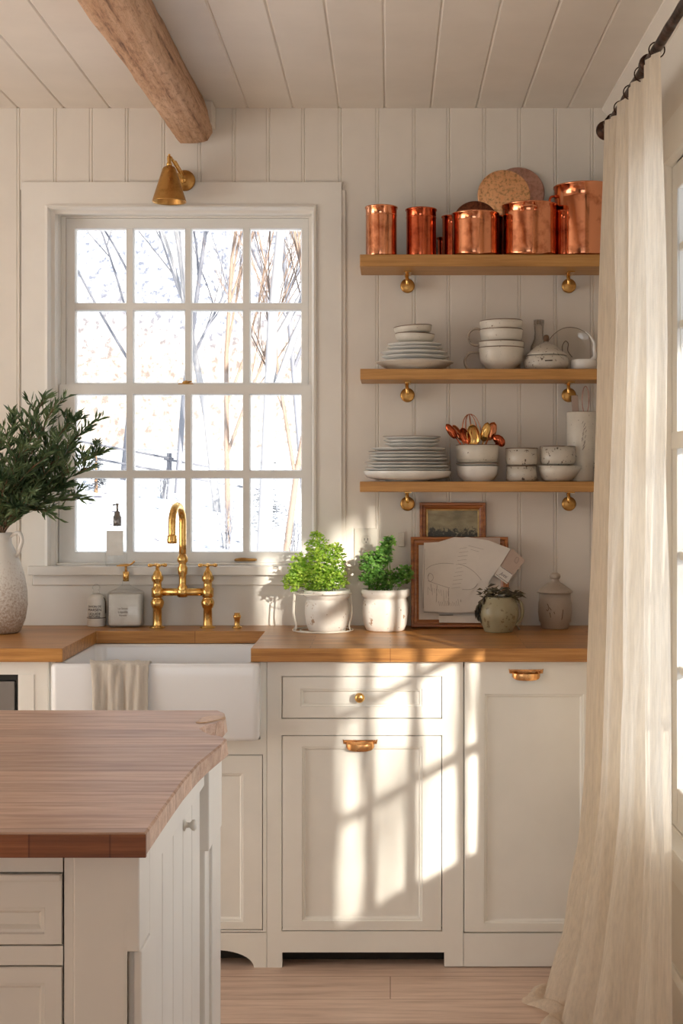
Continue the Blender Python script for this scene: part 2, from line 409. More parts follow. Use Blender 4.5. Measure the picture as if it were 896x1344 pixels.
def smooth_path(pts, n=8):
    """Catmull-Rom through the points"""
    P = [Vector(p) for p in pts]; out = []
    for i in range(len(P)-1):
        p0 = P[max(i-1, 0)]; p1 = P[i]; p2 = P[i+1]; p3 = P[min(i+2, len(P)-1)]
        for k in range(n):
            t = k/n
            out.append(0.5*((2*p1)+(p2-p0)*t+(2*p0-5*p1+4*p2-p3)*t*t+(3*p1-p0-3*p2+p3)*t**3))
    out.append(P[-1]); return out

def text_mesh(name, txt, size, mat, parent, loc, rot=(PI/2, 0, 0), extrude=0.0004, bend=None, shear=0.0):
    cu = bpy.data.curves.new(name, 'FONT'); cu.body = txt; cu.size = size; cu.extrude = extrude
    cu.align_x = 'CENTER'; cu.align_y = 'CENTER'; cu.shear = shear
    tmp = bpy.data.objects.new('tmp_text', cu)
    me = bpy.data.meshes.new_from_object(tmp); bpy.data.objects.remove(tmp); bpy.data.curves.remove(cu)
    if bend:
        for vtx in me.vertices:
            a = vtx.co.x/bend
            vtx.co.z, vtx.co.x = (math.cos(a)-1)*bend+vtx.co.z, math.sin(a)*bend
    me.name = name; me.materials.clear(); me.materials.append(mat)
    o = bpy.data.objects.new(name, me); COL.objects.link(o); o.parent = parent; o.location = loc; o.rotation_euler = rot
    return o

def interp(tab, v):
    """tab rows sorted by descending key"""
    if v >= tab[0][0]: return tab[0][1:]
    for a, b in zip(tab, tab[1:]):
        if v >= b[0]:
            k = (v-b[0])/(a[0]-b[0]); return tuple(p*k+q*(1-k) for p, q in zip(a[1:], b[1:]))
    return tab[-1][1:]
# ------------------------------------------------------------------ ROOM SHELL
H = 2.63; XR = 0.735; XL = -3.2; YR = -7.2
WX0, WX1, WZ0, WZ1 = -1.131, -0.251, 1.085, 2.302       # opening in the back wall
# back wall: core with the window opening, beadboard on it
m = MB()
m.box(XL-.15, WX0, 0.0, .15, -.02, H+.1).box(WX1, XR+.2, 0.0, .15, -.02, H+.1)
m.box(WX0, WX1, 0.0, .15, -.02, WZ0).box(WX0, WX1, 0.0, .15, WZ1, H+.1)
def board(x0, x1, z0, z1):
    # one beadboard plank: eased edges and a small bead line beside the joint
    pr = [(x0, -.005), (x0+.003, -.008), (x1-.0115, -.008), (x1-.010, -.0055), (x1-.0085, -.008), (x1-.003, -.008), (x1, -.005)]
    m.loft([[(p[0], p[1], z) for p in pr] for z in (z0, z1)], False, False, False, closed=False)
gl = [27, 75, 122, 169, 217, 264, 309, 354, 400, 448, 497, 545, 590, 637, 683, 730, 778]
gx = [X(g, 0) for g in gl]
while gx[0] > XL: gx.insert(0, gx[0]-.118)
gx.append(XR)
for a, b in zip(gx, gx[1:]):
    if b < X(30, 0) or a > X(446, 0): board(a, b, 0.0, H)
    else: board(a, b, 2.36, H)
struct('wall_back', m, M['wall'])
# right wall with its window opening
W2Y0, W2Y1, W2Z0, W2Z1 = -2.75, -0.955, 0.50, 2.22
m = MB()
e_ = .012
m.box(XR, XR+.15, W2Y1+e_, .15, -.02, H+.1).box(XR, XR+.15, YR-.15, W2Y0-e_, -.02, H+.1)
m.box(XR, XR+.15, W2Y0-e_, W2Y1+e_, -.02, W2Z0-e_).box(XR, XR+.15, W2Y0-e_, W2Y1+e_, W2Z1+e_, H+.1)
struct('wall_right', m, M['wall'])
m = MB(); RX0, RX1, RZ0, RZ1 = -1.9, 0.1, .7, 2.4
m.box(XL-.15, RX0, YR-.15, YR, -.02, H+.1).box(RX1, XR+.15, YR-.15, YR, -.02, H+.1)
m.box(RX0, RX1, YR-.15, YR, -.02, RZ0).box(RX0, RX1, YR-.15, YR, RZ1, H+.1)
struct('wall_rear', m, M['rear'])
m = MB(); LY0, LY1, LZ0, LZ1 = -2.6, -.9, .65, 2.25
m.box(XL-.15, XL, YR-.15, LY0, -.02, H+.1).box(XL-.15, XL, LY1, .15, -.02, H+.1)
m.box(XL-.15, XL, LY0, LY1, -.02, LZ0).box(XL-.15, XL, LY0, LY1, LZ1, H+.1)
struct('wall_left', m, M['wall'])
for nm, plane, r in (('added_window_rear', 'XZ', (RX0, RX1, RZ0, RZ1, YR-.07)), ('added_window_left', 'YZ', (LY0, LY1, LZ0, LZ1, XL-.07))):  # made-up windows, unseen, added around the fill lights
    m = MB(); a0, a1, b0, b1, d = r
    def bar(u0, u1, w0, w1, t=.03):
        if plane == 'XZ': m.box(u0, u1, d-t/2, d+t/2, w0, w1)
        else: m.box(d-t/2, d+t/2, u0, u1, w0, w1)
    bar(a0, a0+.06, b0, b1); bar(a1-.06, a1, b0, b1); bar(a0, a1, b0, b0+.06); bar(a0, a1, b1-.06, b1); bar(a0, a1, (b0+b1)/2-.02, (b0+b1)/2+.02)
    for k in (1, 2, 3): u = a0+(a1-a0)*k/4; bar(u-.012, u+.012, b0, b1)
    struct(nm, m, M['sash'])
# ceiling of tongue and groove boards running towards the back wall
m = MB(); m.box(XL-.15, XR+.15, YR-.15, .15, H+.012, H+.1)
cx = [X(445, 0)]
while cx[-1] < XR: cx.append(cx[-1]+.1515)
while cx[0] > XL: cx.insert(0, cx[0]-.1515)
for a, b in zip(cx, cx[1:]):
    b = min(b, XR)
    pr = [(a, H+.004), (a+.005, H), (b-.005, H), (b, H+.004)]
    m.loft([[(p[0], y, p[1]) for p in pr] for y in (YR, -.008)], False, False, False, closed=False)
struct('ceiling', m, M['ceil'])
struct('floor', MB().box(XL-.15, XR+.15, YR-.15, .15, -.06, 0), M['floor'])
# cornice strip on the right wall and low skirting
struct('trim_1', MB().prism([(XR, H), (XR-.035, H), (XR-.035, H-.008), (XR-.014, H-.03), (XR-.014, H-.075), (XR, H-.075)], YR, -.009, 'XZ'), M['wall'])
m = MB().prism([(XR, 0), (XR-.016, 0), (XR-.016, .13), (XR-.006, .145), (XR, .145)], YR, -.62, 'XZ')
struct('baseboard_right', m, M['trim'])

# ------------------------------------------------------------------ WINDOW over the sink (double hung, 4 x 4 panes)
w1 = thing('window_1', None, None, (-0.69, 0, 1.10), kind='structure')
zb = 1.10
C0, C1, CT = X(28, -.018), X(448, -.018), Z(239, -.018)
I0, I1, IT = X(59, -.018), X(415, -.018), Z(269, -.018)
def ring(loops, mb=None):
    mb = mb or MB(); return mb.rects([(a, b, zb, t, d) for a, b, t, d in loops], False, False)
m = ring([(C0, C1, CT, 0.0), (C0, C1, CT, -.018), (I0, I1, IT, -.018), (I0+.001, I1-.001, IT-.001, -.026), (I0+.010, I1-.008, IT-.008, -.028),
          (I0+.014, I1-.010, IT-.012, -.020), (I0+.017, I1-.012, IT-.016, -.004), (I0+.028, I1-.016, IT-.024, .002), (I0+.030, I1-.017, IT-.026, .012),
          (-1.106, -.2606, 2.287, .018), (-1.106, -.2606, 2.287, .066), (-1.0905, -.2745, 2.281, .067), (-1.0905, -.2745, 2.281, .15)])
m.build('window_casing', M['trim'], w1, world=True)
def sash(name, ox0, ox1, oz0, oz1, cols, rows, y, th):
    m = MB(); xs = [ox0]+[v for c in cols for v in c]+[ox1]; zs = [oz0]+[v for r in rows for v in r]+[oz1]
    # stiles and rails
    m.box(xs[0], xs[1], y, y+th, oz0, oz1); m.box(xs[-2], xs[-1], y, y+th, oz0, oz1)
    m.box(xs[1], xs[-2], y, y+th, zs[0], zs[1]); m.box(xs[1], xs[-2], y, y+th, zs[-2], zs[-1])
    def glaze(x0, x1, z0, z1):   # moulded inner edge of each pane
        m.rects([(x0, x1, z0, z1, y+.001), (x0+.003, x1-.003, z0+.003, z1-.003, y+.010), (x0+.003, x1-.003, z0+.003, z1-.003, y+th)], False, False)
    for i in range(1, len(cols)): m.box(cols[i-1][1], cols[i][0], y+.002, y+th, zs[1], zs[-2])
    for i in range(1, len(rows)):
        for c in cols: m.box(c[0], c[1], y+.002, y+th, rows[i-1][1], rows[i][0])
    for c in cols:
        for r in rows: glaze(c[0], c[1], r[0], r[1])
    m.build(name, M['sash'], w1, world=True)
yl, yu = .028, .070
colp = [(98, 166), (174, 243), (250, 319), (327, 396)]
sash('lower_sash', -1.104, -.2626, 1.118, Z(504.5, yl), [(X(a, yl), X(b, yl)) for a, b in colp], [(Z(725, yl), Z(627, yl)), (Z(618, yl), Z(517, yl))], yl, .034)
sash('upper_sash', -1.0895, -.2755, Z(512, yu), 2.280, [(X(a, yu), X(b, yu)) for a, b in colp], [(Z(503, yu), Z(406.5, yu)), (Z(398, yu), Z(299.5, yu))], yu, .034)
m = MB().box(-1.06, -.30, yl+.017, yl+.020, 1.15, 1.70).box(-1.06, -.30, yu+.017, yu+.020, 1.72, 2.24)
m.build('window_glass', M['glass'], w1, world=True)
m = MB().box(-1.19, C1-.02+.03, -.045, .0, 1.087, 1.117).box(WX0+.002, WX1-.002, 0, .14, 1.087, 1.117)
m.box(-1.106, -.2606, 0.0, .026, 1.117, 1.125)
m.build('window_sill', M['trim'], w1, world=True, bevel=.003)
MB().box(-1.18, C1, -.020, 0, 1.052, 1.087).build('window_apron', M['trim'], w1, world=True, bevel=.004)
# sash lock and sash lift, brass
m = MB().box(X(243, .03)-.024, X(243, .03)+.024, .004+.028, .060, Z(504.5, yl), Z(504.5, yl)+.004)
m.lathe([(0, 0), (.012, 0), (.012, .006), (.004, .010), (0, .010)], (X(243, .03), .045, Z(504.5, yl)+.004), 16)
m.tube([(X(243, .03)-.002, .044, Z(504.5, yl)+.008), (X(243, .03)+.02, .040, Z(504.5, yl)+.010)], (.004, .003), 8)
m.build('sash_lock', M['brass_dull'], w1, world=True)
lx, lz = X(322, .02), Z(734.5, .02)
m = MB().tube(smooth_path([(lx-.034, .026, lz-.002), (lx-.026, .008, lz+.001), (lx-.01, .006, lz+.003), (lx+.015, .006, lz+.001), (lx+.030, .010, lz), (lx+.034, .026, lz-.001)], 5), .0042, 8)
m.box(lx-.032, lx+.032, .024, .029, lz-.006, lz+.004)
m.build('sash_lift', M['brass_dull'], w1, world=True)
# flat board between worktop and window apron
struct('trim_2', MB().box(C0, C1, -.010, 0, .90, 1.053).box(C0, C0+.035, -.012, 0, 1.05, 1.12), M['trim'])
struct('trim_3', MB().box(C1-.012, C1+.014, -.014, 0, .92, 2.36), M['wall'], bevel=.003)

# ------------------------------------------------------------------ SIDE WINDOW behind the curtain
w2 = thing('window_2', None, None, (XR, -1.8, W2Z0), kind='structure')
m = MB()
def yz(loops): m.rects(loops, False, False, 'YZ')
yz([(W2Y0-.10, W2Y1+.10, W2Z0-.04, W2Z1+.11, XR), (W2Y0-.10, W2Y1+.10, W2Z0-.04, W2Z1+.11, XR-.016), (W2Y0-.012, W2Y1+.012, W2Z0-.01, W2Z1+.012, XR-.016),
    (W2Y0-.006, W2Y1+.006, W2Z0-.01, W2Z1+.006, XR-.010), (W2Y0-.001, W2Y1+.001, W2Z0-.001, W2Z1+.001, XR), (W2Y0-.001, W2Y1+.001, W2Z0-.001, W2Z1+.001, XR+.15)])
m.build('window_casing', M['trim'], w2, world=True)
m = MB(); xs0, xs1 = XR+.004, XR+.040
m.box(xs0, xs1, W2Y1-.06, W2Y1, W2Z0, W2Z1).box(xs0, xs1, W2Y0, W2Y0+.06, W2Z0, W2Z1)
m.box(xs0, xs1, W2Y0+.06, W2Y1-.06, W2Z0, W2Z0+.105).box(xs0, xs1, W2Y0+.06, W2Y1-.06, W2Z1-.07, W2Z1)
for z in (.91, 1.205, 1.80, 2.0): m.box(xs0+.006, xs1-.001, W2Y0+.06, W2Y1-.06, z-.011, z+.011)
m.box(xs0-.004, xs1-.0005, W2Y0+.001, W2Y1-.001, 1.48, 1.525)
for y in (-1.21, -1.49, -1.77, -2.05, -2.33): m.box(xs0+.0065, xs1-.0015, y-.011, y+.011, W2Z0+.105, W2Z1-.07)
m.build('window_sash', M['sash'], w2, world=True, bevel=.003)
MB().box(XR+.020, XR+.023, W2Y0+.03, W2Y1-.03, W2Z0+.06, W2Z1-.04).build('window_glass', M['glass'], w2, world=True)
MB().box(XR-.045, XR+.10, W2Y0-.12, W2Y1+.12, W2Z0-.03, W2Z0-.002).box(XR-.018, XR, W2Y0-.10, W2Y1+.10, W2Z0-.12, W2Z0-.03).build('window_sill', M['trim'], w2, world=True, bevel=.003)

# unseen slab added outside the side window: it keeps the low sun off the upper part of the room
struct('sun_block_slab', MB().box(XR+.15, XR+1.18, -4.6, .8, 2.42, 2.48).box(XR+1.10, XR+1.18, -4.6, .8, 2.36, 2.42), M['trim'])

# ------------------------------------------------------------------ OUTSIDE: snow, hillside, trees
def terr(x, y):
    z = -.35+max(0, (y-2))*.068
    z += .9*math.exp(-(((x+6.2)/3.0)**2+((y-17)/5.0)**2))+.12*noise.noise(Vector((x*.35, y*.35, 0)))
    return z
m = MB(); nx, ny = 60, 60; vs = []
for j in range(ny+1):
    for i in range(nx+1):
        x = -30+60*i/nx; y = .2+44*(j/ny)**1.5; vs.append((x, y, terr(x, y)))
m.add(vs, [(j*(nx+1)+i, j*(nx+1)+i+1, (j+1)*(nx+1)+i+1, (j+1)*(nx+1)+i) for j in range(ny) for i in range(nx)], True)
o = struct('ground_snow', m, M['snow'])
m = MB(); vs = []
for j in range(31):
    for i in range(61):
        x = -50+100*i/60; s = j/30; y = 42+14*s; zz = 2.2+(22+4*noise.noise(Vector((x*.08, 3, 0))))*s**.9+1.2*noise.noise(Vector((x*.2, s*8, 1)))
        vs.append((x, y, zz))
m.add(vs, [(j*61+i, j*61+i+1, (j+1)*61+i+1, (j+1)*61+i) for j in range(30) for i in range(60)], True)
struct('hillside', m, M['hill'])
struct('ground_side', MB().box(XR+.15, 14, -12, .2, -.5, -.35), M['snow'])

def tree_mesh(m, base, h, r, rng, levels=3, spread=.5, up=.6, nb=5, start=.25, seg=6):
    def grow(p, d, L, rad, lev):
        pts = [p]; q = Vector(p); dd = Vector(d); n = 5
        for k in range(n):
            dd = (dd+Vector((rng.uniform(-1, 1), rng.uniform(-1, 1), rng.uniform(-.3, .6)))*.10).normalized()
            q = q+dd*(L/n); pts.append(q.copy())
        m.tube(pts, [rad*(1-.78*k/n) for k in range(n+1)], seg if lev == 0 else (5 if lev == 1 else 3), True, False)
        if lev < levels:
            for b in range(nb if lev == 0 else nb-1):
                t = start+(1-start)*(b+rng.random()*.8)/nb if lev == 0 else .2+.75*rng.random()
                k = min(int(t*n), n-1); pp = pts[k].lerp(pts[k+1], t*n-k)
                a = rng.uniform(0, 2*PI)
                nd = (dd*up+Vector((math.cos(a), math.sin(a), .25))*spread).normalized()
                grow(pp, nd, L*rng.uniform(.42, .62), rad*(1-.7*t)*.6, lev+1)
    grow(Vector(base), Vector((rng.uniform(-.05, .05), 0, 1)).normalized(), h, r, 0)
def outside_x(px, y): return X(px, y)
def tree(px, y, h, r, mat, label, seed, **kw):
    rng = random.Random(seed); x = X(px, y); z = terr(x, y)-.1
    o = thing('bare_tree', label, 'tree', (x, y, z), group=None)
    m = MB(); tree_mesh(m, (0, 0, 0), h, r, rng, **kw); m.build('trunk', mat, o); return o
tree(345, 11.5, 7.5, .10, M['bark_white'], 'thick pale frosted tree trunk outside the right column of panes', 1, levels=3, nb=7, up=1.0, spread=.55)
tree(372, 12.5, 6.5, .05, M['bark_warm'], 'tawny multi branched tree just right of the thick pale trunk outside', 2, levels=3, nb=9, start=.1, up=1.6, spread=.4)
tree(300, 14.0, 6.5, .045, M['bark_warm'], 'slender tawny tree outside the third column of panes', 3, levels=3, nb=9, up=1.5, spread=.4, start=.15)
tree(286, 17.0, 8.0, .07, M['bark_white'], 'frosted white tree behind the slender tawny one outside', 4, levels=3, nb=7, up=1.1, spread=.5)
tree(232, 18.0, 8.5, .055, M['bark_grey'], 'blue grey bare tree outside the second column of panes', 5, levels=3, nb=9, up=1.0, spread=.6)
tree(160, 20.0, 8.5, .055, M['bark_grey'], 'blue grey bare tree furthest left outside the sink window', 6, levels=3, nb=9, up=.9, spread=.6)
tree(404, 16.0, 8.5, .06, M['bark_grey'], 'blue grey bare tree at the far right edge of the sink window', 7, levels=3, nb=9, up=1.0, spread=.6)
# snowy young conifer and a low shrub in the yard
def conifer(x, y, h, r, label, seed):
    rng = random.Random(seed); z = terr(x, y)-.05
    o = thing('young_conifer', label, 'tree', (x, y, z))
    MB().tube([(0, 0, 0), (0, 0, h)], (.03, .008), 6).build('trunk', M['twig'], o)
    m = MB()
    for k in range(170):
        t = (k+rng.random())/170; zz = .12*h+.86*h*t; rr = r*(1-t)**.9; a = rng.uniform(0, 2*PI)
        d = Vector((math.cos(a), math.sin(a), -.25)); p0 = Vector((0, 0, zz)); L = rr*rng.uniform(.75, 1.1)+.03
        for q in range(5):
            b = p0+d*L*q/5; dd = Vector((math.cos(a+rng.uniform(-.9, .9)), math.sin(a+rng.uniform(-.9, .9)), rng.uniform(-.3, .3)))
            m.leaf(b, dd, Vector((0, 0, 1)), L*.35+.03, .03)
    m.build('foliage', M['frost_needle'], o)
conifer(X(126, 16), 16, .85, .16, 'small frosted conifer in the snow beyond the lowest left pane', 11)
conifer(X(352, 15), 15, 1.5, .28, 'frosted conifer standing right of the sink window view', 12)

for k, (px, yy, hh, lab) in enumerate(((298, 13.5, .75, 'low leafless shrub in the snow outside the third lowest pane'), (385, 12.5, .8, 'low leafless shrub at the right end of the snowy yard'), (215, 17.0, .6, 'small leafless shrub in the snow outside the second lowest pane'))):
    rng = random.Random(40+k); x = X(px, yy); o = thing('bare_shrub', lab, 'shrub', (x, yy, terr(x, yy)-.05)); m = MB()
    for q in range(9):
        a = rng.uniform(0, 2*PI); tree_mesh(m, (.05*math.cos(a), .05*math.sin(a), 0), hh*rng.uniform(.6, 1), .010, rng, levels=2, nb=4, up=1.2, spread=.7, start=.2)
    m.build('twigs', M['bark_grey'], o)
fn = thing('rail_fence', 'low two rail fence crossing the snow outside the lower left panes', 'fence', (X(120, 18.5), 18.5, terr(X(120, 18.5), 18.5)-.1))
fxs = [-1.9, -.3, 1.3, 2.9]
tops = [(fx_, terr(fn.location.x+fx_, 18.5)-fn.location.z) for fx_ in fxs]
for fx_, tz in tops: MB().tube([(fx_, 0, 0), (fx_, 0, tz+.62)], .045, 8).build('post', M['bark_grey'], fn)
for hgt in (.28, .52):
    for (a, ta), (b, tb) in zip(tops, tops[1:]): MB().tube([(a-.08, -.05, ta+hgt), (b+.08, -.05, tb+hgt)], .022, 6).build('rail', M['bark_grey'], fn)

# bare orchard tree outside the side window, dapples the sun
o = thing('bare_tree', 'bare tree in the snow outside the side window', 'tree', (3.42, -8.3, -.4))
m = MB(); rng = random.Random(23); tree_mesh(m, (0, 0, 0), 3.1, .10, rng, levels=3, nb=11, up=.55, spread=.7, start=.45); m.build('trunk', M['bark_grey'], o)

# ------------------------------------------------------------------ CEILING BEAM
bm_ = thing('ceiling_beam', 'rough hewn brown timber beam hanging below the white boarded ceiling', 'beam', (-.66, -.035, 2.63))
m = MB(); n = 90; loops = []
YE, YS = -.035, -6.9
for k in range(n+1):
    y = YE+(YS-YE)*(k/n)**1.3 if k else YE
    u = min(1, (YE-y)/.5)
    x0, x1 = -.690-.035*min(1, (YE-y)/1.4), -.582-.006*min(1, (YE-y)/1.4)
    zb_ = 2.503
    pr = []
    base = [(x0, 2.63), (x0, 2.60), (x0, 2.565), (x0+.001, 2.53), (x0+.005, zb_), (x0+.035, zb_-.001), (x0+.06, zb_-.001), (x1-.028, zb_+.001), (x1-.017, zb_+.006),
            (x1, zb_+.032), (x1-.004, 2.56), (x1-.012, 2.595), (x1-.022, 2.63)]
    for (x, z) in base:
        q = Vector((x*6, y*2.2, z*6)); q2 = Vector((x*30, y*14, z*30))
        dx = .007*noise.noise(q)+.003*noise.noise(q2); dz = .005*noise.noise(q+Vector((9, 0, 0)))+.003*noise.noise(q2+Vector((5, 0, 0)))
        if z > 2.62: dz = 0
        if k == 0: x += (-.63-x)*.06; z += (2.63-z)*.10
        pr.append((x+dx, y+(.012*noise.noise(q2) if k == 0 else 0), min(z+dz, 2.63)))
    loops.append(pr)
m.loft(loops, True, True, True)
m.build('timber', M['beam'], bm_, world=True)
struct('beam_block', MB().box(X(251, -.05), X(281, -.05), -.10, -.006, Z(166, -.05), H), M['ceil'], bevel=.004)

# ------------------------------------------------------------------ WALL SCONCE
scn = thing('wall_sconce', 'antique brass wall lamp with cone shade above the sink window', 'wall lamp', (X(243, -.01), -.018, Z(238, -.01)))
MB().lathe([(0, 0), (.034, 0), (.035, -.004), (.030, -.010), (.027, -.010), (.024, -.014), (.008, -.016), (0, -.016)], (0, 0, 0), 32, axis='Y').build('backplate', M['brass_dull'], scn)
m = MB().tube(smooth_path([(0, -.012, 0), (-.004, -.035, .004), (-.012, -.060, .022), (-.030, -.085, .052), (-.036, -.095, .044)], 5), .0048, 10)
m.ball((0, -.020, -.001), .010); m.ball((-.034, -.092, .052), .0085)
m.tube([(-.020, -.070, .050), (.002, -.030, .012)], .0022, 6)
m.build('arm', M['brass'], scn)
m = MB().lathe([(0, .040), (.0065, .040), (.0075, .030), (.006, .022), (.0095, .016), (.0095, .008), (0, .008)], (-.036, -.097, .018), 16)
m.lathe([(.001, 0), (.004, .002), (.004, .006), (.001, .008)], (-.036, -.097, .058), 10)
m.build('lamp_holder', M['brass'], scn)
m = MB().lathe([(.011, .004), (.019, 0), (.022, -.006), (.0545, -.108), (.0555, -.110), (.0545, -.112), (.0525, -.108), (.020, -.008), (.010, -.001)], (-.036, -.097, .022), 48)
m.build('lamp_shade', M['brass_dull'], scn)
# ------------------------------------------------------------------ BASE CABINETS
YC = -.61
def XC(px): return X(px, YC)
def ZC(py): return Z(py, YC)
def shaker(name, parent, x0, x1, z0, z1, i0, i1, j0, j1, yf=YC, th=.022, mat=None, bead=True):
    """panel door: outer rect x0..x1,z0..z1, moulded field i0..i1,j0..j1"""
    m = MB()
    L = [(x0, x1, z0, z1, yf+th), (x0, x1, z0, z1, yf+.0012), (x0+.0012, x1-.0012, z0+.0012, z1-.0012, yf)]
    L += [(i0, i1, j0, j1, yf), (i0+.0015, i1-.0015, j0+.0015, j1-.0015, yf+.004)]
    if bead: L += [(i0+.006, i1-.006, j0+.006, j1-.006, yf+.0045), (i0+.0105, i1-.0105, j0+.0105, j1-.0105, yf+.0105)]
    else: L += [(i0+.003, i1-.003, j0+.003, j1-.003, yf+.010)]
    m.rects(L, True, True); return m.build(name, mat or M['cab'], parent, world=True)
def cup_pull(parent, x, z, y, mat):
    """slim bin pull: shaped back strip with a curved lip"""
    m = MB(); w = .044; n = 18; lo = []
    for i in range(n+1):
        u = -1+2*i/n; xx = x+u*w*.92; k = math.sqrt(max(0, 1-abs(u)**2.6))
        h = .010+.011*k; d = .020*k+.002
        lo.append([(xx, y, z+.008), (xx, y-d*.5, z+.0085), (xx, y-d, z+.002), (xx, y-d*1.02, z+.002-h*.9), (xx, y-d*.9, z+.002-h*.9), (xx, y-d*.86, z+.001), (xx, y-d*.45, z+.006), (xx, y, z+.0055)])
    m.loft(lo, True, True, True)
    m.box(x-w, x+w, y-.003, y, z+.004, z+.013)
    for s in (-1, 1):
        m.prism([(x+s*w, z+.012), (x+s*(w+.006), z+.015), (x+s*(w+.004), z+.002), (x+s*w*.86, z+.001)], y-.003, y, 'XZ'); m.ball((x+s*(w-.001), y-.003, z+.008), .0025, seg=8, rings=6)
    return m.build('handle', mat, parent, world=True, bevel=.0006)
M['pull'] = metal('copper_brass', (0.80, 0.42, 0.17), 0.25, (0.34, 0.14, 0.05), 0.42)

zt = .881; g = .0022
xa, xb, xr = XC(350), XC(608), XR
def frame_box(m, x0, x1, z0, z1, holes, y0=YC, y1=YC+.020):
    """face frame x0..x1,z0..z1 with rectangular holes stacked bottom to top (same x range)"""
    hx0, hx1 = holes[0][0], holes[0][1]
    m.box(x0, hx0, y0, y1, z0, z1); m.box(hx1, x1, y0, y1, z0, z1)
    zz = z0
    for (_, _, a, b) in sorted(holes, key=lambda h: h[2]):
        m.box(hx0, hx1, y0, y1, zz, a); zz = b
    m.box(hx0, hx1, y0, y1, zz, z1)
# cabinet A : drawer over door
cA = thing('base_cabinet', 'cream base cabinet with a knobbed drawer above a panelled door', 'cabinet', ((xa+xb)/2, -.3, 0))
dz0, dz1, rz0, rz1 = ZC(1222.5), ZC(965), ZC(943.5), ZC(887.5); dx0, dx1 = XC(369.5), XC(580)
m = MB(); frame_box(m, xa+.0006, xb-.0006, ZC(1250), zt, [(dx0, dx1, dz0, dz1), (dx0, dx1, rz0, rz1)])
m.box(xa+.0006, XC(370), YC, YC+.02, 0, ZC(1250)).box(XC(583), xb-.0006, YC-.0, YC+.02, ZC(1268.5), ZC(1250))
m.box(xa+.001, xb-.001, YC+.055, -.012, .10, .82).box(xa+.001, xa+.018, YC+.02, YC+.06, .10, .86).box(xb-.018, xb-.001, YC+.02, YC+.06, .10, .86)
m.build('carcass', M['cab'], cA, world=True)
MB().box(xa+.02, xb-.02, YC+.07, YC+.09, 0, .10).build('plinth', M['dark'], cA, world=True)
dr = shaker('drawer', cA, dx0+g, dx1-g, rz0+g, rz1-g, XC(394), XC(554), ZC(928), ZC(904))
dr2 = shaker('door', cA, dx0+g, dx1-g, dz0+g, dz1-g, XC(396), XC(554), ZC(1209), ZC(980))
kx, kz = XC(472), ZC(914.5)
MB().lathe([(0, -.030), (.008, -.030), (.0135, -.026), (.0145, -.021), (.012, -.016), (.006, -.012), (.0055, -.004), (.011, -.001), (.011, 0), (0, 0)], (kx, YC, kz), 24, axis='Y').build('knob', M['brass'], dr, world=True)
cup_pull(dr2, XC(472.5), ZC(977), YC, M['pull'])
# cabinet B : tall integrated panel door
cB = thing('dishwasher_cabinet', 'cream full height cabinet door with a copper pull beside the curtain', 'cabinet', ((xb+xr)/2, -.3, 0))
m = MB(); m.box(xb+.0006, xr-.001, YC, YC+.02, ZC(1268.5), ZC(1225)).box(xb+.0006, xr-.001, YC+.012, -.012, .10, .86)
m.box(XC(796), xr-.001, YC, YC+.02, ZC(1225), zt)
m.build('carcass', M['cab'], cB, world=True)
MB().box(xb+.0, xr-.001, YC+.055, YC+.07, 0, .10).build('plinth', M['dark'], cB, world=True)
d3 = shaker('door', cB, xb+.0028, XC(795), ZC(1224)+.001, zt-.001, XC(635), XC(766), ZC(1212), ZC(911))
cup_pull(d3, XC(690), ZC(884.5), YC, M['pull'])
# sink cabinet
xs = XC(63)
cS = thing('sink_cabinet', 'cream sink base cabinet with curved bracket feet', 'cabinet', ((xs+xa)/2, -.3, 0))
m = MB(); sz0, sz1 = ZC(1221), ZC(990.5); sb = .655
rx1 = XC(345); rx0 = XC(211); lx1 = XC(205); lx0 = XC(71)
m.box(xs, lx0, YC, YC+.02, .10, sb).box(lx1, rx0, YC, YC+.02, .10, sb).box(rx1, xa-.0006, YC, YC+.02, .10, sb)
for a, b in ((lx0, lx1), (rx0, rx1)): m.box(a, b, YC, YC+.02, .10, sz0).box(a, b, YC, YC+.02, sz1, sb)
m.box(XC(341.5), xa-.0006, YC, YC+.02, sb, zt).box(xs, XC(63.8), YC, YC+.02, sb, zt)
m.box(xs+.001, xs+.016, YC+.02, -.012, .10, zt-.001).box(xa-.016, xa-.001, YC+.02, -.012, .10, zt-.001).box(xs, xa-.001, YC+.022, -.012, .10, .62)
# arched apron between the feet
zr = ZC(1247); xf1, xf0 = XC(333), xs+.035; pts = [(xf0, .102), (xf0, 0)]
pts = [(xs, .102), (xs, 0), (xf0, 0)]
for i in range(11): a = PI/2*i/10; pts.append((xf0+.11*(1-math.cos(a)), zr*math.sin(a)))
for i in range(11): a = PI/2*(1-i/10); pts.append((xf1-.11*(1-math.cos(a)), zr*math.sin(a)))
pts += [(xf1, 0), (xa-.0006, 0), (xa-.0006, .102)]
m.prism(pts, YC, YC+.02, 'XZ')
m.build('carcass', M['cab'], cS, world=True)
MB().box(xs, xa-.001, YC+.08, YC+.09, 0, .10).build('plinth', M['dark'], cS, world=True)
shaker('door', cS, rx0+g, rx1-g, sz0+g, sz1-g, XC(238), XC(319), ZC(1210), ZC(1015))
shaker('door', cS, lx0+g, lx1-g, sz0+g, sz1-g, XC(98), XC(178), ZC(1210), ZC(1015))
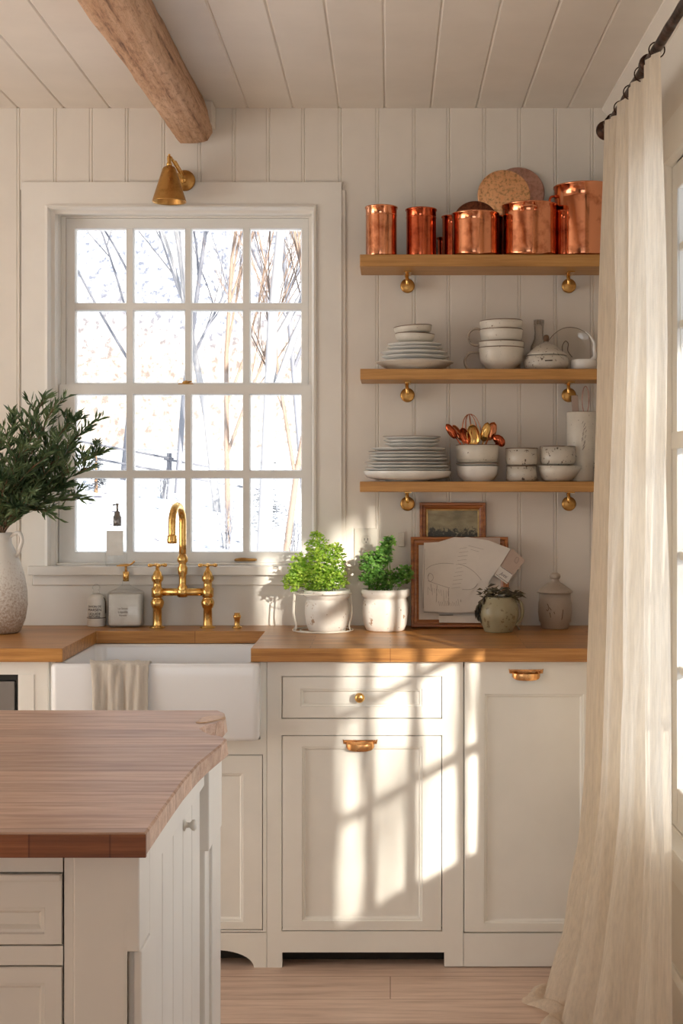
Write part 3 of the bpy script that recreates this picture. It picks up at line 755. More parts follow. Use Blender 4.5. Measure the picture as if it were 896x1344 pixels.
# left cabinet with the dark appliance
xl = -1.95
cL = thing('base_cabinet', 'cream base cabinet left of the sink framing a dark appliance', 'cabinet', ((xl+xs)/2, -.3, 0))
ax0, ax1, az0, az1 = XC(-120), XC(24), .28, ZC(885.5)
m = MB(); frame_box(m, xl, xs-.0006, .10, zt, [(ax0, ax1, az0, az1)])
m.box(xl, xs-.001, YC, YC+.02, 0, .10).box(xl, ax0-.001, YC+.02, -.012, .10, .86).box(ax1+.001, xs-.001, YC+.02, -.012, .10, .86).box(ax0, ax1, YC+.02, -.012, .10, az0-.001)
m.box(ax1, XC(45), YC-.003, YC, .10, ZC(885)).build('carcass', M['cab'], cL, world=True, bevel=.001)
ov = thing('built_in_oven', 'black framed steel appliance set in the cabinet left of the sink', 'oven', ((ax0+ax1)/2, -.3, az0))
MB().rects([(ax0+.002, ax1-.0015, az0+.001, az1-.001, -.06), (ax0+.002, ax1-.0015, az0+.001, az1-.001, YC+.012), (ax0+.012, ax1-.010, az0+.02, az1-.018, YC+.012), (ax0+.012, ax1-.010, az0+.02, az1-.018, YC+.030)], True, True).build('housing', M['black'], ov, world=True)
MB().box(ax0+.014, ax1-.012, YC+.006, YC+.029, az0+.03, az1-.020).build('door', M['steel'], ov, world=True, bevel=.003)

# ------------------------------------------------------------------ WORKTOP (one piece with the sink cut-out)
YF = -.64; XI0, XI1, YB = -.934, -.3975, -.19
poly = [(xl, -.012), (xl, YF), (XI0, YF), (XI0, YB-.004), (XI0+.004, YB), (XI1-.004, YB), (XI1, YB-.004), (XI1, YF), (XR-.001, YF), (XR-.001, -.012)]
wt = tag(MB().prism(poly, .881, .920, 'XY').build('worktop', M['counter'], bevel=.0018), 'oiled oak butcher block worktop running along the back wall', 'worktop')

# ------------------------------------------------------------------ APRON SINK
sx0, sx1, sy0, sy1 = -.9625, -.3710, -.672, -.170
sk = thing('apron_sink', 'white porcelain apron front farmhouse sink set in the oak worktop', 'sink', ((sx0+sx1)/2, -.42, .660))
Lp = []
for (ins, z) in ((.012, .660), (.003, .663), (0, .672), (0, .868), (.002, .876), (.007, .8795)):
    Lp.append(rrect(sx0+ins, sx1-ins, sy0+ins, sy1-ins, .020, z))
for (ins, z) in ((.022, .8795), (.027, .877), (.029, .868), (.033, .72), (.045, .700), (.075, .694)):
    Lp.append(rrect(sx0+ins+.004, sx1-ins-.004, sy0+ins, sy1-ins, .035, z))
MB().loft(Lp, True, True, True).build('basin', M['porcelain'], sk, world=True)
MB().lathe([(0, .0), (.040, 0), (.043, .003), (.036, .004), (.030, .001), (0, .001)], (-.667, -.42, .6945), 28).build('drain', M['brass'], sk, world=True)

# towel over the apron
tw = MB(); nu, nv = 46, 40; vs = []; tx0, tx1 = X(116, -.675), X(196, -.675)
path = smooth_path([(-.632, .815), (-.634, .872), (-.644, .8845), (-.660, .8855), (-.672, .8815), (-.6775, .868), (-.679, .80), (-.680, .70), (-.681, .655)], 6)
rng = random.Random(5)
for j in range(nv+1):
    s = j/nv*(len(path)-1); a = int(min(s, len(path)-2)); p = path[a].lerp(path[a+1], s-a)
    v = j/nv; hang = max(0, (v-.30)/.70)
    for i in range(nu+1):
        u = i/nu
        fold = (.8*math.sin(u*2*PI*2.6+1.6*math.sin(v*4))+.3*math.sin(u*2*PI*6.1+1.3+v*6))
        fold += 1.5*noise.noise(Vector((u*4, v*2.5, 7)))+.8*noise.noise(Vector((u*12, v*9, 3)))
        amp = .0016+.0070*hang
        x = tx0+(tx1-tx0)*(u*(1-.10*hang*math.sin(u*PI))+.06*hang*math.sin(v*7)*u*.3)+.018*hang*(1-u)**2*1.2
        vs.append((x+.004*noise.noise(Vector((u*9, v*9, 2))), p[0]-amp*max(0, 1.6+fold)-.0015, p[1]+(.004*max(0, fold) if .1 < v < .3 else 0)+(.01*math.sin(u*8)*hang*(v > .9))))
tw.add(vs, [(j*(nu+1)+i, j*(nu+1)+i+1, (j+1)*(nu+1)+i+1, (j+1)*(nu+1)+i) for j in range(nv) for i in range(nu)], True)
tag(tw.build('dish_towel', M['towel'], solid=.0016), 'crumpled beige linen towel hanging over the front of the white sink', 'towel')

# ------------------------------------------------------------------ BRIDGE FAUCET
FY = -.085
fc = thing('bridge_faucet', 'brass bridge faucet with gooseneck spout and two cross handles', 'faucet', (X(239.5, FY), FY, .920))
def fz(py): return Z(py, FY)-.920
hx = (X(272, FY)-X(206, FY))/2
zbr = fz(777); 
for s in (-1, 1):
    m = MB().lathe([(0, 0), (.0255, 0), (.0255, .003), (.016, .006), (.0150, .010), (.0140, .062), (.0175, .066), (.0215, .078), (.0215, .084), (.0170, .094), (.0135, .097),
                    (.0190, .100), (.0190, .128), (.0140, .131), (.0135, .148), (.0185, .154), (.0195, .164), (.0150, .172), (.0125, .180), (.0070, .187), (.0052, .198), (0, .198)], (s*hx, 0, 0), 28)
    m.ball((s*hx-.004, -.014, .078), .009, sy=.8)
    lg = m.build('valve_body', M['brass'], fc)
    m = MB(); hz = .203; m.ball((s*hx, 0, hz), .0065)
    a0 = .35 if s < 0 else .15
    for k in range(4):
        a = a0+k*PI/2; d = Vector((math.cos(a), math.sin(a), 0))
        p = Vector((s*hx, 0, hz)); m.tube([p, p+d*.014, p+d*.024], [.0042, .0035, .0065], 10); m.ball(tuple(p+d*.025), .0072, sz=.85)
    m.build('cross_handle', M['brass'], lg)
m = MB().tube([(-hx, 0, zbr), (hx, 0, zbr)], .0125, 16)
m.tube([(-.016, 0, zbr), (.016, 0, zbr)], .0165, 20)
m.build('bridge', M['brass'], fc)
zs = fz(661)-zbr
m = MB().lathe([(0, -.016), (.0155, -.016), (.0155, .018), (.0115, .024), (.0120, .055), (.0150, .060), (.0165, .078), (.0125, .086), (.0120, .094), (.0175, .100), (.0175, .112), (.0130, .118), (.0120, .124), (0, .124)], (0, 0, zbr), 26)
m.build('spout_column', M['brass'], fc)
# gooseneck: rises, arcs towards the room and slightly left, ends above the basin
R = .055; top = fz(661)-R-.006; pts = [(0, 0, zbr+.11), (0, 0, zbr+.16), (0, 0, top-.02)]
dirx, diry = -.155, -.988
for i in range(13):
    a = PI*i/12; k = R-R*math.cos(a); pts.append((dirx*k, diry*k, top+R*math.sin(a)))
pts += [(dirx*2*R, diry*2*R, top-.03), (dirx*2*R, diry*2*R, top-.052)]
m = MB().tube(pts, .0120, 18); e = Vector((dirx*2*R, diry*2*R, top-.052))
m.lathe([(0, .016), (.0125, .016), (.0160, .012), (.0145, .006), (.0165, .002), (.0155, -.010), (.0135, -.012), (0, -.012)], tuple(e), 22)
m.build('spout', M['brass'], fc)
ab = thing('air_switch', 'short brass button on the worktop right of the faucet', 'tap fitting', (X(311, -.09), -.09, .920))
MB().lathe([(0, 0), (.016, 0), (.016, .003), (.010, .006), (.0085, .010), (.0095, .028), (.0125, .034), (.0125, .040), (.0095, .043), (.0100, .048), (0, .049)], (0, 0, 0), 24).build('body', M['brass'], ab)

# ------------------------------------------------------------------ ISLAND
zi, ti = .920, .034
DI = lambda d: d-D0
oy = lambda d: d-D0
edge = [(-.332, 1.876), (-.3315, 2.04), (-.330, 2.20), (-.324, 2.34), (-.313, 2.44), (-.304, 2.52), (-.3045, 2.565), (-.315, 2.585), (-.336, 2.60), (-.352, 2.63), (-.366, 2.665), (-.360, 2.70),
        (-.343, 2.725), (-.333, 2.76), (-.334, 2.80), (-.343, 2.85), (-.358, 2.877)]
poly = [(-1.75, oy(2.877)), (-1.75, oy(1.876))]+[(x, oy(d)) for x, d in edge]
isl = thing('kitchen_island', 'cream kitchen island with a worn thick wooden top in the foreground', 'island', (-1.0, oy(2.35), 0))
m = MB(); n = len(poly)
pv = Vector((-1.0, oy(2.35), 0))
lo = []
for (ins, z) in ((.003, zi-ti), (0, zi-ti+.004), (0, zi-.003), (.003, zi)):
    lp = []
    for k, (x, y) in enumerate(poly):
        d = Vector((x, y, 0))-pv; kx_ = ins
        wx = 0
        if k >= 6 and z < zi-.01: wx = .004*math.sin(k*1.7)   # eroded lower lip towards the worn corner
        lp.append((x-math.copysign(kx_, d.x)+wx, y-math.copysign(ins, d.y), z))
    lo.append(lp)
m.loft(lo, True, True, False); m.build('top', M['island_top'], isl, world=True)
m = MB().box(-1.752, -.3318, oy(1.876)-.0022, oy(1.876)+.004, zi-ti+.0003, zi-.0022)
m.build('front_edge', wood('dark_edge_wood', [(0.13, 0.038, 0.012), (0.27, 0.09, 0.03), (0.38, 0.15, 0.055)], (0.11, 0.30), 0.4), isl, world=True, bevel=.0012)
# worn end grain patch: polished knot on the corner lobe (rounded lip of lighter wood)
t_ = wood('end_grain_knot', [(0.42, 0.23, 0.12), (0.60, 0.38, 0.22), (0.70, 0.48, 0.30)], None, 0.4, (20, 20, 20)); 
m = MB().lathe([(0, .0), (.024, 0), (.026, .0006), (.020, .0016), (0, .002)], (0, 0, 0), 28, True, .85, 1.9, wob=lambda a, z: .10*math.sin(3*a+.6)+.05*math.sin(5*a))
k_ = m.build('knot', t_, isl); k_.location = (-.3605+1.0, oy(2.765)-oy(2.35), zi+.0002); k_.rotation_euler = (0, 0, -.25)
# body
YFI = oy(1.91); XSI = -.347; YBI = oy(2.79); zct = zi-ti
def XF(px): return X(px, YFI)
def ZF(py): return Z(py, YFI)
m = MB()
fx = XF(82.5); dx_l = fx-.46
f1 = (dx_l, fx, ZF(1243), ZF(1146)); f2 = (dx_l, fx, .12, ZF(1268.5))
frame_box(m, dx_l-.05, XF(96), .09, zct, [f1, f2], YFI+.004, YFI+.024)
frame_box(m, dx_l-.54, dx_l-.05, .09, zct, [(dx_l-.51, dx_l-.06, .12, zct-.03)], YFI+.004, YFI+.024)
m.box(-1.70, dx_l-.54, YFI+.004, YFI+.024, .09, zct)
m.box(-1.70, XSI-.02, YFI+.05, YBI, .09, zct-.002)
m.box(-1.70, XSI-.03, YFI+.05, YBI-.02, 0, .09)
m.build('body', M['isl'], isl, world=True, bevel=.001)
# corner post with a stopped recess at its foot
zst = ZF(1250); m = MB()
m.box(XF(96), XF(165), YFI, YFI+.08, 0, zct-.0005).box(XF(165), XSI, YFI, YFI+.08, zst, zct-.0005)
m.box(XF(165), XSI-.004, YFI+.014, YFI+.08, 0, zst).box(XSI-.010, XSI+.002, YFI+.006, YFI+.08, 0, zst)
m.build('corner_post', M['isl'], isl, world=True, bevel=.0025)
dA = shaker('drawer', isl, f1[0]+g, f1[1]-g, f1[2]+g, f1[3]-g, f1[0]+.06, XF(58), ZF(1227), ZF(1192), YFI+.003, mat=M['isl'], th=.019)
m = MB().box(f1[0]+.003, f1[1]-.003, YFI-.002, YFI+.004, ZF(1157), ZF(1148)); m.build('drawer_lip', M['isl'], dA, world=True, bevel=.002)
shaker('drawer', isl, f2[0]+g, f2[1]-g, f2[2]+g+.30, f2[3]-g, f2[0]+.06, XF(58), f2[2]+.36, ZF(1291), YFI+.003, mat=M['isl'], th=.019)
shaker('drawer', isl, f2[0]+g, f2[1]-g, f2[2]+g, f2[2]+.296, f2[0]+.06, XF(58), f2[2]+.06, f2[2]+.24, YFI+.003, mat=M['isl'], th=.019)
shaker('door', isl, dx_l-.51+g, dx_l-.06-g, .12+g, zct-.03-g, dx_l-.45, dx_l-.12, .18, zct-.09, YFI+.003, mat=M['isl'], th=.019)
# right-hand side: rail, stile, grooved boards, knob
m = MB()
ya, yb = oy(2.043), oy(2.575)
m.box(XSI-.02, XSI, YFI+.08, ya, 0, zct-.001).box(XSI-.02, XSI, ya, yb, .829, zct-.001).box(XSI-.02, XSI, ya, yb, 0, .12)
m.box(XSI-.02, XSI-.002, oy(2.60), YBI, 0, zct-.001).box(XSI-.019, XSI+.006, oy(2.60)-.002, YBI+.004, .70, zct-.0015).box(XSI-.019, XSI+.004, oy(2.66), YBI+.001, .001, .699)
m.build('side_frame', M['isl'], isl, world=True, bevel=.0025)
m = MB(); yk = ya; W = (yb-ya)/5
for k in range(5):
    a, b = yk+.0008, yk+W-.0008
    pr = [(XSI-.019, a), (XSI-.012, a), (XSI-.008, a+.004), (XSI-.008, b-.004), (XSI-.012, b), (XSI-.019, b)]
    m.prism(pr, .12, .829, 'XY'); yk += W
m.box(XSI-.022, XSI-.0150, ya-.002, oy(2.612), .10, zct-.002)
m.build('side_panel', M['isl'], isl, world=True)
yk = oy(2.375); zk = 1.4-(1083-CY)/F*2.375
m = MB().lathe([(0, 0), (.010, 0), (.010, .002), (.005, .004), (.0045, .010), (.009, .014), (.010, .018), (.006, .022), (0, .022)], (XSI-.008, yk, zk), 20, axis='X')
m.build('side_knob', M['cream'], isl, world=True)
# ------------------------------------------------------------------ SHELVES AND BRACKETS
S1, S2, S3 = 2.115, 1.7525, 1.395
def shelf(label, top, th, px0, name='wall_shelf'):
    x0 = X(px0, -.20)
    return tag(MB().box(x0, XR-.012, -.200, -.0085, top-th, top).build(name, M['shelf'], bevel=.002), label, 'shelf')
shelf('thick top oak shelf carrying the copper pots', S1, .038, 472)
shelf('middle oak shelf carrying the cups and the covered dish', S2, .034, 472.5)
shelf('lowest oak shelf carrying the tall plate stack and the spoons', S3, .033, 472)
def bracket(px, top, label):
    x = X(px, -.03); o = thing('shelf_bracket', label, 'bracket', (x, -.0085, top), group=None)
    zc = -.040
    m = MB().lathe([(0, 0), (.018, 0), (.018, -.004), (.010, -.006), (.006, -.010), (0, -.010)], (0, 0, zc), 24, axis='Y'); m.build('rosette', M['brass'], o)
    m = MB().lathe([(0, -.030), (.020, -.030), (.0235, -.033), (.0235, -.039), (.020, -.043), (.008, -.041), (0, -.044)], (0, 0, zc), 28, axis='Y'); m.build('round_cap', M['brass_dull'], o)
    m = MB().tube(smooth_path([(0, -.006, zc), (.002, -.026, zc-.004), (0, -.040, zc+.010), (-.002, -.038, zc+.030), (0, -.036, -.001)], 5), [.0068]*10+[.0062]*11, 10)
    m.box(-.011, .011, -.10, -.008, -.004, -.0006)
    m.build('hook', M['brass'], o)
    return o
for top, nm in ((S1-.038, 'top shelf'), (S2-.034, 'middle shelf'), (S3-.033, 'lowest shelf')):
    bracket(534.5, top, 'brass hook bracket under the left end of the '+nm)
    bracket(745.5, top, 'brass hook bracket under the right end of the '+nm)

# ------------------------------------------------------------------ COPPER ON THE TOP SHELF
def rx(px0, px1, y): return ((px1-px0)/2/F*(D0+y), X((px0+px1)/2, y))
def vessel_prof(r, h, t=.003, foot=.004, lip=.003, bulge=0):
    p = [(0, 0), (r-foot, 0), (r-.001, .003), (r, .010)]
    for k in range(1, 6): p.append((r+bulge*math.sin(PI*k/6), .010+(h-.018)*k/6))
    p += [(r, h-.007), (r+lip, h-.005), (r+lip, h-.001), (r+lip*.5, h), (r-t, h-.001), (r-t, .012), (r-t-.006, .006), (0, .006)]
    return p
def canister(px0, px1, pytop, y, label, mat, band=True):
    r, x = rx(px0, px1, y); o = thing('copper_canister', label, 'canister', (x, y, S1)); h = Z(pytop, y)-S1
    MB().lathe(vessel_prof(r-.002, h, lip=.003), (0, 0, .0003), 48).build('body', mat, o)
    MB().lathe([(r-.0022, h-.030), (r-.001, h-.029), (r-.001, h-.027), (r-.0022, h-.026)], (0, 0, 0), 48).build('band', mat, o)
    return o
canister(479, 521.5, 272, -.115, 'tall copper canister at the left end of the top shelf', M['copper'])
canister(532, 573, 275, -.110, 'narrower red copper canister, second from the left on the top shelf', M['copper_red'])
def pot(name, px0, px1, pytop, y, label, mat, handles=0, deg=0, lidrim=True):
    r, x = rx(px0, px1, y); o = thing(name, label, 'pot', (x, y, S1), deg); h = Z(pytop, y)-S1
    MB().lathe(vessel_prof(r-.003, h, lip=.0035, foot=.006), (0, 0, .0003), 64).build('body', mat, o)
    for s in ((-1, 1) if handles == 2 else (() if handles == 0 else (-1,))):
        m = MB(); hz = h-.028
        pts = smooth_path([(s*(r-.003), -.022, hz), (s*(r+.012), -.021, hz+.006), (s*(r+.016), 0, hz+.009), (s*(r+.012), .021, hz+.006), (s*(r-.003), .022, hz)], 5)
        m.tube(pts, .0032, 8)
        for q in (-1, 1):
            m.ball((s*(r-.003), q*.022, hz), .006, sx=.6)
        m.build('handle', mat, o)
    return o
pot('copper_cup', 573, 588, 312, -.045, 'little copper cup in the gap behind the low pots', M['copper_red'])
pot('copper_saucepan', 579, 606, 284, -.060, 'small red copper pan tucked behind the low wide pot', M['copper_red'])
pot('copper_pot', 592, 655, 281, -.125, 'low wide copper pot with a dark lid standing in it', M['copper'])
pot('copper_pot', 650, 671, 284, -.050, 'small red copper pan between the two middle pots', M['copper_red'])
pot('copper_pot', 658, 732, 270, -.118, 'medium copper pot in front of the two round lids', M['copper'], 2, PI/2*.92)
pot('copper_pot', 729, 752, 277, -.135, 'narrow dark red copper pot before the biggest pot', M['copper_red'])
bigp = pot('copper_stock_pot', 726, 806, 245.5, -.088, 'largest tall copper stock pot at the curtain end', M['copper'], 0)
m = MB(); r_, x_ = rx(726, 806, -.088); hz = Z(262, -.12)-S1
m.tube(smooth_path([(-r_*.96, -.022, hz+.012), (-r_*.96-.016, -.030, hz+.008), (-r_*.96-.020, -.030, hz-.012), (-r_*.96-.012, -.028, hz-.030), (-r_*.94, -.022, hz-.034)], 5), .0040, 8)
m.ball((-r_*.955, -.022, hz+.012), .007, sx=.6); m.ball((-r_*.94, -.022, hz-.034), .007, sx=.6)
m.build('handle', M['copper_red'], bigp)
# dark lid standing in the low pot; two round lids leaning on the wall
def disc(name, px, py, y, rpx, mat, label, tilt, cat='lid', ztop=None, rzz=0):
    r = rpx/F*(D0+y); o = thing(name, label, cat, (X(px, y), y, Z(py, y)-0)); o.rotation_euler = (tilt, 0, rzz)
    MB().lathe([(0, .0015), (r*.96, 0), (r, .0015), (r, .004), (r*.96, .0055), (r*.9, .0035), (0, .005)], (0, 0, 0), 56, axis='Y').build('disc', mat, o)
    MB().lathe([(r*.93, -.0012), (r*.95, -.0020), (r*.97, -.0012), (r*.97, .001), (r*.93, .001)], (0, 0, 0), 56, axis='Y').build('rim', mat, o)
    return o
disc('pot_lid', 624, 292, -.128, 30, M['copper_dark'], 'dark patinated round lid standing inside the low wide pot', -.18)
lid_r = 34.5/F*(D0-.05)
disc('pot_lid', 661, 256, -.046, 34.5, M['copper_lid'], 'bright hammered copper lid leaning behind the medium pot', -.14)
disc('pot_lid', 680, 252.5, -.026, 34.5, M['copper_pink'], 'dull pinkish round lid half hidden behind the bright copper lid', -.14)

# ------------------------------------------------------------------ DISHES
def plate_prof(r, h, t=.0035, foot=.55):
    return [(0, .0012), (r*foot-.003, .0012), (r*foot-.002, 0), (r*foot+.001, 0), (r*foot+.002, .002), (r*.78, h*.40), (r-.001, h-t*.6), (r, h-t*.25), (r-.0012, h), (r*.80, h*.42+t), (r*.58, t+.0012), (0, t+.0008)]
def plate(r, h, mat, pos, label, rim=None, group=None, name='plate', seed=0, tilt=(0, 0)):
    o = thing(name, label, 'plate' if name == 'plate' else 'dish', pos, group=group)
    o.rotation_euler = (tilt[0], tilt[1], 0)
    wob = (lambda a, z: .012*math.sin(3*a+seed)+.007*math.sin(5*a+2*seed)) if seed else None
    MB().lathe(plate_prof(r, h), (0, 0, 0), 56, wob=wob).build('body', mat, o)
    if rim: MB().lathe([(r-.0016, h-.0016), (r+.0004, h-.0012), (r+.0003, h-.0002), (r-.0012, h+.0004), (r-.0028, h-.0004)], (0, 0, 0), 56, wob=wob).build('rim', rim, o)
    return o
def bowl_prof(r, h, t=.004, foot=.55, belly=.75):
    rf = r*foot
    return [(0, .003), (rf-.004, .003), (rf-.003, 0), (rf, 0), (rf+.001, .004), (r*(.5*foot+.5*.93), h*.18), (r*.94, h*.42), (r*.985, h*.72), (r, h*.96), (r-.001, h), (r-t*.7, h),
            (r-t, h*.94), (r*.985-t, h*.72), (r*.93-t, h*.44), (rf, h*.22), (rf*.6, .008), (0, .008)]
def bowl(r, h, mat, pos, label, rim=None, name='bowl', cat='bowl', foot=.55, tilt=(0, 0), seed=0, group=None):
    o = thing(name, label, cat, pos, group=group); o.rotation_euler = (tilt[0], tilt[1], 0)
    wob = (lambda a, z: .014*math.sin(2*a+seed)+.008*math.sin(5*a+2*seed)) if seed else None
    MB().lathe(bowl_prof(r, h, foot=foot), (0, 0, 0), 56, wob=wob).build('body', mat, o)
    if rim: MB().lathe([(r-.0018, h-.0022), (r+.0005, h-.0018), (r+.0004, h-.0004), (r-.0014, h+.0007), (r-.0042, h+.0005), (r-.0046, h-.002)], (0, 0, 0), 56, wob=wob).build('rim', rim, o)
    return o
# --- middle shelf, plate stack on the left
ys = -.105; xs_ = X(543.5, ys); kpx = (D0+ys)/F
def stack_z(py): return Z(py, ys)
plate(51.5*kpx, .028, M['cream'], (xs_, ys, S2+.0003), 'wide shallow cream dish under the plates on the middle shelf', seed=2, name='serving_dish')
zz = S2+.0158
ord4 = ['second dish up, a wide cream plate,', 'third dish up, a wide cream plate,', 'fourth dish up, a wide cream plate,']
for k, rp in enumerate((46, 44.5, 44)):
    plate(rp*kpx, .0165, M['plate'], (xs_+.002*math.sin(k*2), ys, zz), ord4[k]+' in the middle shelf stack', seed=1+k); zz += .0142
for k, rp in enumerate((36.5, 35.5)):
    plate(rp*kpx, .0155, M['plate'], (xs_+.002, ys, zz+.001), ('larger' if k == 0 else 'smaller')+' of the two side plates under the little bowls', seed=4+k); zz += .0120
bowl(26*kpx, .034, M['cream'], (xs_+.001, ys, zz+.0035), 'small cream bowl sandwiched below the topmost bowl, middle shelf', M['brown_edge'], seed=3, foot=.6, tilt=(0, .03)); zz += .0275
bowl(25.5*kpx, .030, M['cream'], (xs_-.003, ys, zz+.0045), 'topmost little cream bowl on the middle shelf plate stack', M['brown_edge'], seed=5, foot=.6, tilt=(0, -.07))
# --- nested cups
yc_ = -.105; xc_ = X(657.5, yc_)
def cup(r, h, z, label, handle=None, foot=.5, tilt=0, seed=0):
    o = thing('stoneware_cup', label, 'cup', (xc_, yc_, z)); o.rotation_euler = (0, tilt, 0)
    wob = (lambda a, zz_: .012*math.sin(2*a+seed)+.006*math.sin(5*a+seed))
    MB().lathe(bowl_prof(r, h, foot=foot), (0, 0, 0), 56, wob=wob).build('body', M['cream'], o)
    MB().lathe([(r-.0018, h-.0022), (r+.0006, h-.0018), (r+.0005, h-.0004), (r-.0014, h+.0008), (r-.0042, h+.0005), (r-.0046, h-.002)], (0, 0, 0), 56, wob=wob).build('rim', M['brown_edge'], o)
    if handle:
        (hr, hc, lean) = handle; pts = []
        for i in range(15):
            a = math.radians(60+250*i/14); pts.append((-r*.93-hr*.62+hr*math.cos(a)*1.0, 0, hc+hr*math.sin(a)*1.02+lean*i/14))
        m = MB().tube(pts, .0042, 10); m.xf(Matrix.Diagonal((1, 1.6, 1, 1))); m.build('handle', M['jar_glaze'], o)
    return o
cup(29.5*kpx, .075, S2+.0003, 'big speckled cup at the bottom of the cup stack', (.031, .030, 0), .52, 0, 1)
cup(29.0*kpx, .052, S2+.0425, 'second cup from the bottom, nested in the big cup', None, .45, 0, 2)
cup(28.0*kpx, .060, S2+.074, 'third cup up in the stack with a round loop handle', (.0265, .036, 0), .45, .0, 3)
cup(28.5*kpx, .050, S2+.112, 'topmost wavy rimmed cup in the nested stack', None, .48, -.02, 5)
# --- covered dish
yq = -.115; r_, x_ = rx(687, 746, yq)
o = thing('covered_dish', 'squat lidded stoneware dish with a knobbed conical lid', 'dish', (x_, yq, S2))
MB().lathe([(0, 0), (r_*.80, 0), (r_*.82, .004), (r_*.97, .008), (r_, .022), (r_*.97, .040), (r_*.86, .050), (r_*.84, .048), (r_*.9, .036), (r_*.85, .012), (0, .008)], (0, 0, .0003), 56).build('base', M['grey_glaze'], o)
m = MB().lathe([(r_*.90, .048), (r_*.92, .051), (r_*.70, .063), (r_*.42, .080), (r_*.22, .086), (.007, .090), (.005, .094), (0, .094), (0, .086), (r_*.6, .056), (r_*.86, .048)], (0, 0, .001), 56)
lidp = m.build('lid', M['grey_glaze'], o)
MB().lathe([(0, .094), (.006, .094), (.0095, .101), (.0105, .107), (.007, .114), (0, .116)], (0, 0, .001), 20).build('knob', M['brown_edge'], lidp)
MB().tube([(-.012, -r_*.99, .027), (.012, -r_*.995, .028)], .0018, 6).build('slot_mark', M['ink'], o)
# --- glass bottle, leaning clear plate, creamer
yb_ = -.045; r_, x_ = rx(699, 720, yb_)
o = thing('glass_carafe', 'clear glass carafe behind the covered dish', 'bottle', (X(707, yb_), yb_, S2)); hh = Z(420, yb_)-S2
MB().lathe([(0, 0), (.028, 0), (.030, .004), (.030, .060), (.027, .085), (.016, .110), (.0145, .130), (.0175, hh-.002), (.0165, hh), (.0135, .130), (.015, .110), (.026, .084), (.0285, .06), (.0285, .006), (0, .005)], (0, 0, .0003), 36).build('body', M['clear'], o)
yp_ = -.050; o = thing('glass_plate', 'clear glass plate standing on edge behind the creamer', 'plate', (X(748, yp_), yp_, Z(458, yp_))); o.rotation_euler = (-.16, 0, 0)
m = MB(); rr = 30*kpx
def oval(a): return (rr*(1.02+.10*math.cos(2*a-.7))*math.cos(a), rr*(.98)*math.sin(a))
pts = [oval(2*PI*i/48) for i in range(48)]
lo = [[(x*q, y, z*q) for x, z in pts] for q, y in ((.62, .004), (.70, .003), (.97, -.004), (1.0, -.004), (1.0, -.001), (.97, 0), (.70, .006), (.62, .007))]
m.loft(lo, True, True, True).build('body', M['clear'], o)
m = MB().tube([(p[0], -.003, p[1]) for p in pts]+[(pts[0][0], -.003, pts[0][1])], .0011, 6, cap=False).build('rim', M['smoke'], o)
m = MB().tube(smooth_path([(-.020, 0, -.030), (-.026, 0, .005), (-.016, 0, .026), (-.006, 0, .018), (-.008, 0, -.006), (.006, 0, -.028)], 6), .0014, 6).build('engraved_line', M['smoke'], o)
ym = -.130; r_, x_ = rx(748, 783, ym); o = thing('creamer', 'small white creamer with an upright handle near the curtain', 'jug', (x_, ym, S2))
MB().lathe([(0, 0), (r_*.85, 0), (r_*.98, .006), (r_, .018), (r_*.98, .030), (r_*.95, .034), (r_*.90, .033), (r_*.93, .018), (r_*.8, .006), (0, .005)], (0, 0, .0003), 40).build('body', M['plate'], o)
MB().tube(smooth_path([(r_*.55, 0, .030), (r_*.85, 0, .045), (r_*.80, 0, .070), (r_*.78, 0, .090), (r_*.45, 0, .115), (r_*.15, .002, .125)], 5), [.009-.0072*i/25 for i in range(26)], 8).build('handle', M['plate'], o)
MB().prism([(r_*.9, .004), (r_*1.5, .006), (r_*1.05, .034)], -.006, .006, 'XZ').build('spout', M['clear'], o)

# --- lowest shelf: plate stack
ys = -.108; xs_ = X(534.5, ys)
bowl(57.5*kpx, .034, M['plate'], (xs_, ys, S3+.0003), 'broad white low bowl at the bottom of the lowest shelf stack', foot=.5, name='serving_bowl', seed=0)
ordn = ['lowest', 'second lowest', 'third', 'fourth', 'fifth', 'sixth', 'seventh and uppermost']
zz = S3+.026; rs = (56, 54.5, 55, 51.5, 50.5, 49.5, 49)
for k, rp in enumerate(rs):
    plate(rp*kpx, .0150, M['plate'], (xs_+.0035*math.sin(k*2.3)+(.000 if k < 4 else -.001), ys, zz), ordn[k]+' of the large white dinner plates on the lowest shelf', M['brown_edge'] if k in (2, 5) else None); zz += .0112
xs2 = X(540, ys); zz += .0025
for k, rp in enumerate((35, 37, 38)):
    plate(rp*kpx, .0155, M['plate'], (xs2, ys, zz), ('lowest', 'middle', 'brown rimmed topmost')[k]+' of the three small plates crowning the lowest shelf stack', M['brown_edge'] if k == 2 else None); zz += .0115
# --- bowls with spoons
yb2 = -.110; xb2 = X(626, yb2)
bowl(27.5*kpx, .050, M['plate'], (xb2, yb2, S3+.0003), 'white bowl under the spoon bowl on the lowest shelf', foot=.68)
plate(27.8*kpx, .013, M['plate'], (xb2, yb2, S3+.0455), 'white saucer between the two bowls under the spoons', M['brown_edge'])
plate(27.2*kpx, .012, M['cream'], (xb2, yb2, S3+.0545), 'grey rimmed saucer directly below the spoon bowl', M['grey_glaze'])
o = thing('spoon_bowl', 'straight sided cream bowl holding the copper spoons', 'bowl', (xb2, yb2, S3+.0635)); r_ = 27.8*kpx; h_ = Z(584, yb2)-S3-.0635
MB().lathe([(0, 0), (r_*.80, 0), (r_*.93, .004), (r_*.985, .014), (r_, h_*.6), (r_, h_), (r_-.003, h_), (r_-.004, .016), (r_*.85, .007), (0, .006)], (0, 0, .0), 56).build('body', M['cream'], o)
